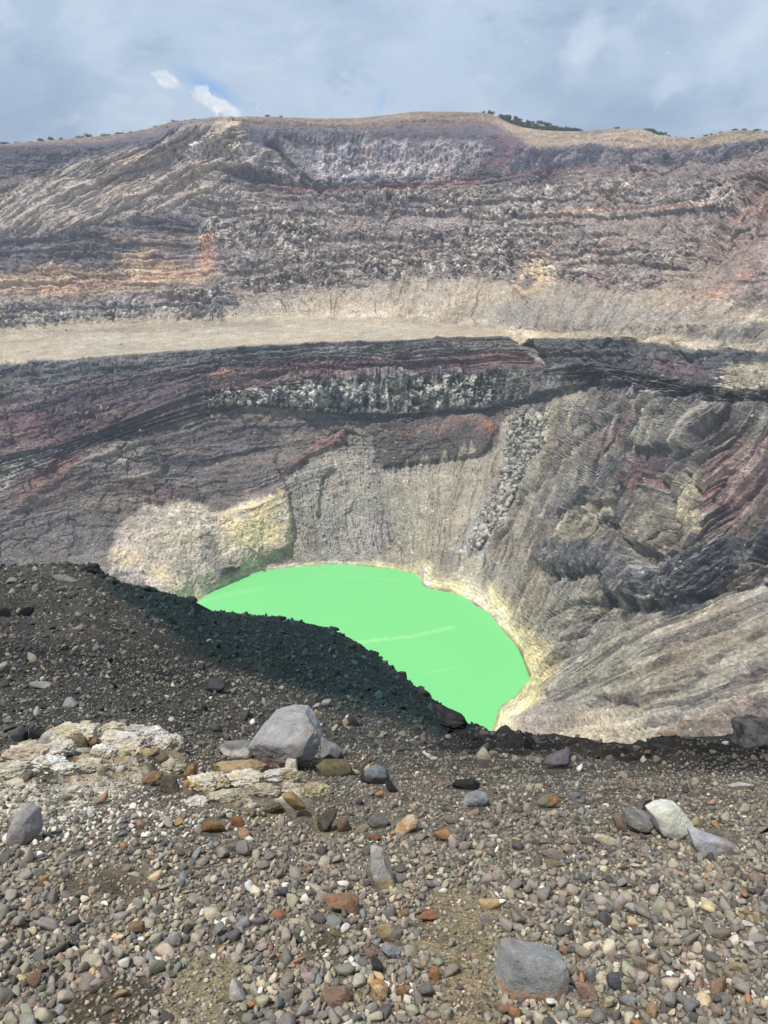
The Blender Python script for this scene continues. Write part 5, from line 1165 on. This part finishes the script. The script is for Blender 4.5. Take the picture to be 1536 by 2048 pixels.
S('grey rounded stone near the bottom beside two like it', 554, 2000, 30, 32, (130,134,138)); S('pale grey egg shaped stone by the grey rounded one', 609, 2010, 34, 38, (152,152,150)); S('white stone below the hooked rust slab', 690, 1851, 20, 20, (228,224,224)); S('flat reddish stone above the black wedge stone', 744, 1899, 32, 22, (150,116,98)); S('ochre olive stone next to a white one', 668, 1863, 28, 18, (150,130,94)); S('square ochre stone among grey pebbles', 618, 1734, 20, 16, (178,128,80)); S('dark slate wedge among the pebbles', 564, 1785, 28, 28, (96,100,112)); S('pale bluish white stone next to the orange red one', 519, 1815, 18, 26, (206,208,206)); S('buff grey upright stone by the pale tan soil', 890, 2015, 28, 36, (160,150,130)); S('brown red stone sunk beside the big flat slab', 1012, 2006, 44, 24, (150,108,84))
S('large smooth rounded grey beige stone near bare sand', 470, 1979, 48, 40, (166,158,144), (186,176,168), 'top', thick=1.0, planes=8); S('bright orange pebble beside the smooth rounded stone', 499, 2005, 26, 16, (204,132,62)); S('brown wedge shaped stone among blue grey pebbles', 68, 1955, 30, 40, (140,104,80)); S('orange brown tile shaped stone', 86, 1760, 20, 24, (170,124,76), None, 'patch', [(77,1749),(96,1749),(94,1770),(80,1771)]); S('brown brick shaped stone among the pebbles', 272, 1858, 32, 24, (140,110,82), None, 'patch', [(256,1848),(287,1846),(288,1864),(258,1870)]); S('rounded beige stone in the pebbles', 272, 1742, 27, 22, (176,166,138)); S('white chalky stone in the grey pebbles', 498, 1768, 24, 24, (224,224,222)); S('grey kite shaped stone among blue grey pebbles', 79, 1908, 28, 30, (132,132,126)); S('angular pale grey stone among the pebbles', 350, 1880, 32, 30, (154,150,144)); S('long ochre brown stone by the dark soil patch', 240, 1982, 36, 22, (164,138,92)); S('pale blue grey faceted stone', 297, 1912, 28, 24, (158,162,166)); S('beige angular stone next to the faceted blue grey one', 237, 1908, 26, 28, (176,166,140)); S('pale oval pebble lying flat in grey gravel', 232, 1842, 28, 17, (186,176,148)); S('round khaki pebble beside dark soil', 160, 1784, 24, 20, (158,150,124)); S('round grey boulder-like pebble', 433, 1861, 32, 28, (132,130,126)); S('flat orange red pebble among grey ones', 305, 1716, 20, 11, (186,112,66)); S('olive grey rounded pebble by the dark soil', 211, 2012, 26, 22, (142,136,110))
S('pale grey rounded stone above a yellow one', 1264, 1811, 34, 28, (170,170,168)); S('yellow cream knobbly stone', 1265, 1839, 20, 22, (206,180,128)); S('long dark flat stone under the knobbly yellow one', 1268, 1858, 34, 12, (112,114,116)); S('white oval stone lying near the wedge shaped one', 1494, 1849, 32, 13, (206,198,188)); S('white wedge stone near the white oval one', 1498, 1890, 28, 18, (206,202,192), None, 'patch', [(1484,1884),(1508,1884),(1512,1900),(1504,1896)]); S('squat brown grey stone beside the dark slate block', 1283, 1926, 36, 28, (136,122,108)); S('pinkish red stone beside the big flat slab', 1171, 1980, 46, 40, (162,124,104), (136,124,114), 'bottom'); S('pale yellow rounded rock', 1216, 2001, 38, 32, (206,188,136), (180,170,140), 'patch'); S('flat yellow stone touching the pinkish red one', 1175, 2019, 46, 20, (198,178,122)); S('dark slate block near the big flat slab', 1227, 1961, 28, 36, (84,86,94), None, 'patch', [(1216,1948),(1238,1944),(1241,1968),(1232,1980),(1216,1966)]); S('large orange brown pebble with a pinkish neighbour', 1435, 1968, 46, 34, (172,122,88), (150,116,94), 'patch'); S('pinkish pebble against the large orange brown one', 1397, 1962, 28, 24, (162,124,108)); S('orange pebble cut by the lower picture edge', 1275, 2040, 26, 22, (186,120,62)); S('upright orange tan stone beside the orange pebble', 1305, 2015, 24, 34, (178,138,96)); S('rounded mid grey stone beside the pale yellow rock', 1253, 1995, 36, 30, (136,136,138)); S('tan wedge stone near the lower picture corner', 1476, 1932, 38, 20, (172,148,110)); S('grey peaked stone uphill of the big flat slab', 1168, 1782, 26, 22, (146,146,144)); S('pale grey pointed stone uphill of the pale rounded one', 1244, 1765, 24, 28, (158,156,152)); S('brownish broad stone half buried beside the big flat slab', 1034, 1828, 36, 36, (138,122,112)); S('orange stone sunk under the edge of the big flat slab', 1028, 2012, 36, 22, (172,116,68))

# ------------------------------------------------------------------ pebbles: everything between
NTMP = 14
T2 = [rock(900 + k, 2, 8 + k % 5, 20, .09, (1, .55 + .03 * (k % 13), .42 + .03 * ((k * 5) % 12)))[0] for k in range(NTMP)]
T1 = [rock(950 + k, 1, 8 + k % 5, 20, .09, (1, .55 + .03 * (k % 13), .45 + .03 * ((k * 5) % 12)))[0] for k in range(NTMP)]
F2, F1 = ico(2)[1], ico(1)[1]
pal = np.array([lin(c) for c in ((128,124,118),(142,137,128),(106,104,102),(86,84,84),(122,125,127),(176,168,152),(156,149,136),(140,125,112),(156,124,100),(212,208,202),(132,130,120),(150,140,134),(184,166,136))])
pw = np.array([19,17,11,8,6,11,12,6,1.6,2.8,9,7,1.8]); pw /= pw.sum()
soil = [[(320,2060),(335,1990),(370,1915),(430,1895),(490,1930),(495,1980),(450,2060)], [(820,1880),(860,1800),(900,1775),(990,1780),(1000,1850),(990,1930),(1000,2060),(880,2060),(870,1990),(900,1930)], [(120,1755),(200,1735),(300,1745),(310,1790),(160,1790)], [(140,1990),(260,1940),(330,1970),(270,2050),(120,2060)], [(600,1870),(680,1850),(700,1900),(620,1930)]]
crust = [(5,1540),(60,1505),(150,1478),(330,1490),(450,1560),(600,1570),(560,1640),(300,1680),(60,1680),(-20,1640)]
st = []
def med(py): return np.interp(py, [1130, 1250, 1400, 1500, 1600, 1750, 1900, 2048, 2120], [4.6, 4.6, 5.6, 7.0, 9.8, 14.5, 17.5, 20, 21])
N0i = lambda x: np.interp(x, CN, N0p)
r5 = np.random.default_rng(55)
for lo, hi, tries in ((1.7, 2.7, 1500), (1.15, 1.7, 8000), (.8, 1.15, 36000), (.5, .8, 90000), (.3, .5, 260000)):
    xs = r5.uniform(-400, 1940, tries); 
    ys = 2115 - (2115 - 1128) * r5.random(tries) ** (1.0 if lo > 1 else .85)
    ss = r5.uniform(lo, hi, tries) * med(ys) * (1 if lo < 1.15 else .85)
    if lo > 1.0: ss = ss * np.where((ys < 1520) & (r5.random(tries) < .5), r5.uniform(1.2, 2.2, tries), 1)
    ok = ys > N0i(xs) + 1
    insoil = np.zeros(tries, bool)
    for p in soil: insoil |= poly_sd(xs + 12 * np.sin(ys * .11), ys + 10 * np.sin(xs * .09), p) > 0
    ok &= ~(insoil & (r5.random(tries) < (.992 if lo > .6 else .9)))
    out = (xs < -40) | (xs > 1580)
    ok &= ~(out & (lo < .6)); ok &= ~((xs < -150) | (xs > 1700)) | (r5.random(tries) < .5)
    for x, y, s in zip(xs[ok], ys[ok], ss[ok]):
        a = s * .36
        i0, j0 = int(y - 1110), int(x + 420)
        if not (0 <= i0 < 1010 and 0 <= j0 < 2400) or occ[i0, j0]: continue
        k = int(a * .8)
        if k >= 1 and (occ[max(i0 - k, 0), j0] or occ[min(i0 + k, 1009), j0] or occ[i0, max(j0 - k, 0)] or occ[i0, min(j0 + k, 2399)]): continue
        stamp(x, y, a, a * .85); st.append((x, y, s))
for x, y, s in zip(r5.uniform(-120, 1560, 5200), r5.uniform(1128, 1530, 5200), np.exp(r5.normal(2.05, .38, 5200)).clip(5, 24)):
    if y < N0i(x) + 2: continue
    a = s * .36; i0, j0 = int(y - 1110), int(x + 420); k = max(int(a * .8), 1)
    if i0 + k > 1009 or occ[i0 - k:i0 + k, j0 - k:j0 + k].mean() > .9: continue
    stamp(x, y, a, a * .8); st.append((x, y, s))
st = np.array(st)
print('pebbles', len(st))
sx, sy, ssz = st[:, 0], st[:, 1], st[:, 2]
ctr = surf(sx, sy); dp = deep(ctr); srad = ssz / 2 * dp / FOC; ctr[:, 2] += srad * .34
ci = r5.choice(len(pal), len(st), p=pw); ci = np.where((ci == 9) & (sy < 1480) & (r5.random(len(st)) < .75), 2, ci)
cz = poly_sd(sx, sy, crust) > -10
whit = cz & (r5.random(len(st)) < .36); ci[whit] = 9
scol = pal[ci] * np.where(sy < 1500, np.exp(r5.normal(-.14, .5, len(st))).clip(.2, 3.0), r5.uniform(.72, 1.22, len(st)))[:, None] * (1 + r5.normal(0, .03, (len(st), 3)))
# the gravel turns to dark cinders towards the drop and on the shoulder
dk = np.interp(sy, [1100, 1200, 1290, 1350, 1420, 1500, 1560, 1680, 1800], [.60, .60, .52, .54, .64, .68, .80, 1.0, 1.1])
ridge = poly_sd(sx, sy, [(180,1110),(240,1160),(400,1195),(420,1215),(660,1240),(740,1290),(870,1390),(960,1450),(940,1478),(880,1470),(800,1440),(700,1420),(620,1390),(540,1345),(450,1325),(380,1300),(310,1240),(250,1200),(200,1160)])
edge = poly_sd(sx, sy, [(860,1480),(1000,1470),(1290,1500),(1536,1480),(1700,1480),(1700,1540),(1536,1545),(1350,1530),(1200,1520),(1050,1505),(880,1500)])
scol *= dk[:, None]
grey = scol.mean(1, keepdims=True)
f_ = sstep(-26, 18, ridge + 22 * fbm(ctr.astype(f4) / 1.5, 3, .6, 17))[:, None] * .95; scol = scol * (1 - f_) + (lin((28,48,50))[None] * np.exp(r5.normal(0, .45, (len(st), 1)))) * f_
f_ = sstep(-10, 10, edge)[:, None] * .7; scol = scol * (1 - f_) + (lin((58,57,58))[None] * r5.uniform(.6, 1.5, (len(st), 1))) * f_
scol = scol * np.where((sy < 1500)[:, None], np.array([.96, 1., 1.0]), np.array([1.025, 1., .95]))
scol = np.clip(scol * .92, .008, .85)
def scatter(name, tmpl, faces, idx, ctr, rad, colr, mat, flat=None, seed=1):
    r = np.random.default_rng(seed); VV, FF, CC = [], [], []; off = 0
    which = r.integers(0, len(tmpl), len(idx))
    for k in range(len(tmpl)):
        ii = idx[which == k]
        if len(ii) == 0: continue
        n = len(ii); q = r.normal(size=(n, 4)); q[:, 1:3] *= .55; q /= np.linalg.norm(q, axis=1)[:, None]; w, x, y, z = q.T
        Rm = np.stack([1-2*(y*y+z*z), 2*(x*y-w*z), 2*(x*z+w*y), 2*(x*y+w*z), 1-2*(x*x+z*z), 2*(y*z-w*x), 2*(x*z-w*y), 2*(y*z+w*x), 1-2*(x*x+y*y)], 1).reshape(n, 3, 3)
        nv = len(tmpl[k])
        P = np.einsum('nij,vj->nvi', Rm, tmpl[k]) * (rad[ii][:, None, None] * 1.22) + ctr[ii][:, None, :]
        VV.append(P.reshape(-1, 3)); FF.append((faces[None] + (np.arange(n) * nv)[:, None, None] + off).reshape(-1, 3)); off += n * nv
        nz = fbm(tmpl[k] * 2.5 + 3, 2, .5, 4)
        cv = colr[ii][:, None, :] * (1 + .16 * nz)[None, :, None]
        CC.append(cv.reshape(-1, 3))
    return mesh_from(name, np.concatenate(VV), np.concatenate(FF), np.concatenate(CC), True, mat)
big = np.where(ssz > 15)[0]; small = np.where(ssz <= 15)[0]
# one bed of gravel: near pebbles and the fine ones between them
o1 = scatter('gravel', T2, F2, big, ctr, srad, scol, M_PEBBLE, seed=3)
tag(o1, 'coarse mixed grey and brown gravel covering the slope underfoot', 'gravel', None, 'stuff')
o2 = scatter('fine_gravel', T1, F1, small, ctr, srad, scol, M_PEBBLE, seed=4)
tag(o2, 'finer dark gravel filling the slope up to the drop', 'gravel', None, 'stuff')
# and some on the ground around the viewpoint
aidx = np.where((AV[:, 1] < .9) | (np.abs(AV[:, 0]) > 1.15 * AV[:, 1]))[0]; aidx = r5.choice(aidx, 9000); ac = AV[aidx] + r5.normal(0, .04, (9000, 3)) * np.array([1, 1, 0])
ar = np.exp(r5.normal(-4.45, .4, 9000)); ac[:, 2] += ar * .3
o3 = scatter('gravel', T1, F1, np.arange(9000), ac, ar, np.clip(pal[r5.choice(len(pal), 9000, p=pw)] * .9, .01, .8), M_PEBBLE, seed=12)
tag(o3, 'mixed gravel around the viewpoint', 'gravel', None, 'stuff')
# cinder blocks on the dark shoulder
xs = r5.uniform(-300, 960, 26000); ys = r5.uniform(1120, 1480, 26000)
rd = poly_sd(xs, ys, [(180,1110),(240,1160),(400,1195),(420,1215),(660,1240),(740,1290),(870,1390),(960,1450),(940,1478),(880,1470),(800,1440),(700,1420),(620,1390),(540,1345),(450,1325),(380,1300),(310,1240),(250,1200),(200,1160)])
n0 = N0i(xs); ok = (ys > n0 + .5) & ((rd > 0) | ((ys < 1260) & (r5.random(26000) < .2)) | ((ys - n0 < 10) & (r5.random(26000) < .8)))
xs, ys, rd = xs[ok], ys[ok], rd[ok]
# a ragged line of blocks along the crest itself
ex = r5.uniform(-300, 1800, 1500); ey = N0i(ex) + r5.uniform(0, 5, 1500)
ey[::9] += r5.uniform(0, 22, len(ey[::9])); erd = np.where((ex > 180) & (ex < 960), 10, -20)
xs = np.r_[xs, ex]; ys = np.r_[ys, ey]; rd = np.r_[rd, erd]
sz = np.exp(r5.normal(1.1, .5, len(xs))).clip(1.6, 15)
sz[-1500:] = np.exp(r5.normal(1.25, .6, 1500)).clip(2, 16)
sz[-1500::9] = np.exp(r5.normal(2.6, .45, len(sz[-1500::9]))).clip(6, 38) * np.where(ex[::9] > 980, 1, .25)
cb_ = surf(xs, ys); db = deep(cb_); rb = sz / 2 * db / FOC
cb_[:, 2] += rb * .1
colb = np.exp(r5.normal(0, .3, (len(xs), 1))) * np.where((rd > 0)[:, None], lin((28,48,50))[None], lin((62,60,58))[None]) * r5.uniform(.55, 1.6, (len(xs), 1))
right = xs > 960; colb[right] = lin((46,47,49))[None] * np.exp(r5.normal(0, .4, (right.sum(), 1)))
T1b = [rock(980 + k, 2, 9, 12, .22, (1, .85, .75))[0] for k in range(8)]
T1b = [rock(980 + k, 1, 9, 12, .2, (1, .85, .75))[0] for k in range(8)]
tag(scatter('lava_rubble', T1b, F1, np.arange(len(xs)), cb_, rb, np.clip(colb * .8, .008, .6), M_PEBBLE, seed=6), 'black cindery rubble along the crest and dark flank of the shoulder', 'rubble', None, 'stuff')

# ------------------------------------------------------------------ fallen blocks on the crater slopes
VDf = VD.reshape(-1, 3); prob = np.maximum(CH['rub'], .10 * (1 - CH['smooth']) * (lw > 1.5) * (lw < 15)).astype(float) + .02; pyv = P_.ravel(); pxv = PX.ravel()
prob *= ((pxv > -80) & (pxv < 1620)); prob *= np.maximum(np.abs(np.gradient(P_, axis=0)).ravel(), .05); prob /= prob.sum()
ids = r5.choice(len(prob), 26000, p=prob)
dp = Y_.ravel()[ids] / (CA + (1024 - pyv[ids]) / FOC * SA)
rv = CH['rub'][ids] > 2; under_ = Vf[ids, 2] < EYE[2] + LAKE + 1.0; ids = ids[~under_]; rv = rv[~under_]; dp = dp[~under_]
szp = np.exp(r5.normal(.75, .5, len(ids))).clip(1.0, 8); szp[rv] *= 2.3; szp = szp.clip(1.2, 17)
rr_ = szp / 2 * dp / FOC
base_c = C_sheet.reshape(-1, 4)[ids, :3]
light = lin((186,181,170))[None] * r5.uniform(.25, 1.15, (len(ids), 1))
mixv = r5.uniform(.1, .9, (len(ids), 1)); mixv[rv] = .9
cr_ = base_c * (1 - mixv) + light * mixv
T0 = [rock(1000 + k, 1, 9, 14, .12, (1, .8, .7))[0] for k in range(8)]
tag(scatter('fallen_rubble', T0, F1, np.arange(len(ids)), VDf[ids], rr_, np.clip(cr_, .02, .7), M_RUBBLE, seed=9), 'pale broken rock scattered over the lava terraces, scree and rockfall chute', 'rubble', None, 'stuff')

# ------------------------------------------------------------------ shrubs along the far skyline
def shrub_mesh(seed):
    r = np.random.default_rng(seed); VV, FF, CC = [], [], []
    lob = [(r.uniform(-.6, .6), r.uniform(-.3, .3), r.uniform(.25, .7), r.uniform(.3, .5)) for _ in range(7)]
    for k in range(420):
        a, b, c, s = lob[k % 7]
        d = r.normal(size=3); d /= np.linalg.norm(d); p = np.array([a, b, c * .8]) + d * s * r.uniform(.55, 1.0) * np.array([1, 1, .75]); p[2] = max(p[2], .02)
        t1 = r.normal(size=3); t1 /= np.linalg.norm(t1); t2 = np.cross(t1, r.normal(size=3)); t2 /= np.linalg.norm(t2); q = r.uniform(.06, .12)
        i = len(VV); VV += [p - t1 * q, p + t2 * q * .6, p + t1 * q, p - t2 * q * .6]; FF.append((i, i + 1, i + 2, i + 3))
        cc = lin((66,82,56)) * r.uniform(.6, 1.5) * np.array([1 + r.normal(0, .08), 1, 1]); CC += [cc] * 4
    i = len(VV)                                # woody stem
    for z, rad in ((-.6, .07), (.4, .03)):
        for j in range(5): VV.append(np.array([rad * math.cos(j * 1.257), rad * math.sin(j * 1.257), z])); CC.append(lin((84,70,58)))
    for j in range(5): FF.append((i + j, i + (j + 1) % 5, i + 5 + (j + 1) % 5, i + 5 + j))
    return np.array(VV), np.array(FF), np.array(CC)
SH = []
for k in range(6):
    v, f, c = shrub_mesh(300 + k); o = mesh_from('shrub', v, f, c, False, M_LEAF); SH.append(o)
used = set()
def put_shrub(px, py, w, hgt, back, label, group):
    global shi
    k = random.randrange(6)
    if k not in used: used.add(k); o = SH[k]
    else: o = SH[k].copy(); col.objects.link(o)
    Yc = float(np.interp(px, CX, L0y)) + back; p = place(px, py, Yc); d = Yc / (CA + (1024 - py) / FOC * SA) / FOC
    o.location = tuple(p); o.scale = (w * d / 1.9, w * d / 1.9, hgt * d / .95); o.rotation_euler = (0, 0, random.uniform(-.5, .5) + math.pi * random.randrange(2))
    tag(o, label, 'shrub', group)
gl = 'shrubs along the skyline of the far rim'
for px_, py_, w_, h_ in ((8,290,28,7),(38,290,24,7),(62,287,14,5),(84,283,20,8),(104,281,18,9),(121,280,12,6),(160,277,20,7),(179,275,22,9),(211,273,24,7),(240,270,24,6),(266,267,18,5),(290,262,16,4),(312,256,14,5)):
    put_shrub(px_, py_, w_, h_, 3, 'low dark shrub on the grassy sloping end of the far rim', gl)
for px_, py_, w_, h_ in ((352,246,22,7),(374,243,14,4),(535,235,14,6),(562,236,10,5)):
    put_shrub(px_, py_, w_, h_, 3, 'tiny dark shrub on the bare middle of the far rim', gl)
put_shrub(984, 230, 22, 10, 4, 'rounded shrub alone where the summit starts to fall away', gl); put_shrub(966, 227, 11, 6, 3, 'very small bush just before the rounded summit shrub', gl)
rs = random.Random(5)
for k in range(58):
    px_ = 1000 + 160 * (k + rs.random()) / 58
    top = float(np.interp(px_, CX, GH)); bot = float(np.interp(px_, CX, L0p))
    py_ = top + 2 + rs.random() * max(bot - top - 1, 1.5)
    put_shrub(px_, py_, rs.uniform(11, 20), rs.uniform(6, 10), 24 - 16 * min(1, max(0, (py_ - top) / max(bot - top, 1))), 'green bush in the thicket on the slope just behind the summit', gl)
for px_, py_, w_, h_ in ((1292,262,18,7),(1303,265,20,9),(1314,270,22,10),(1325,273,20,10),(1336,276,14,7)):
    put_shrub(px_, py_, w_, h_, 20, 'dark bush in the small clump behind the second hump', gl)
for px_, py_, w_, h_ in ((1232,258,16,5),(1354,279,16,6),(1371,280,12,5),(1386,279,14,6),(1410,274,12,6),(1424,271,10,5),(1443,267,14,5),(1468,263,26,7),(1490,261,18,5),(1514,263,20,6),(1532,265,14,5)):
    put_shrub(px_, py_, w_, h_, 3, 'small dark shrub on the low tan saddle of the rim', gl)
for k in range(6):
    if k not in used: bpy.data.objects.remove(SH[k])

# ------------------------------------------------------------------ haze: the air over the crater
HAZE = 0.00022
if HAZE:
    hb = [(-900, -60, -300), (900, -60, -300), (900, 1150, -300), (-900, 1150, -300), (-900, -60, 75), (900, -60, 75), (900, 1150, 75), (-900, 1150, 75)]
    hf = [(0,3,2,1),(4,5,6,7),(0,1,5,4),(1,2,6,5),(2,3,7,6),(3,0,4,7)]
    m = bpy.data.materials.new('haze_air'); m.use_nodes = True; nt = m.node_tree; nt.nodes.clear()
    out = nt.nodes.new('ShaderNodeOutputMaterial'); v = nt.nodes.new('ShaderNodeVolumePrincipled')
    v.inputs['Density'].default_value = HAZE; v.inputs['Color'].default_value = (.80, .88, 1.0, 1); v.inputs['Anisotropy'].default_value = .2
    nt.links.new(v.outputs[0], out.inputs['Volume'])
    tag(mesh_from('haze', np.array(hb), np.array(hf), None, False, m), 'thin blue haze filling the air over the crater', 'haze', None, 'stuff')
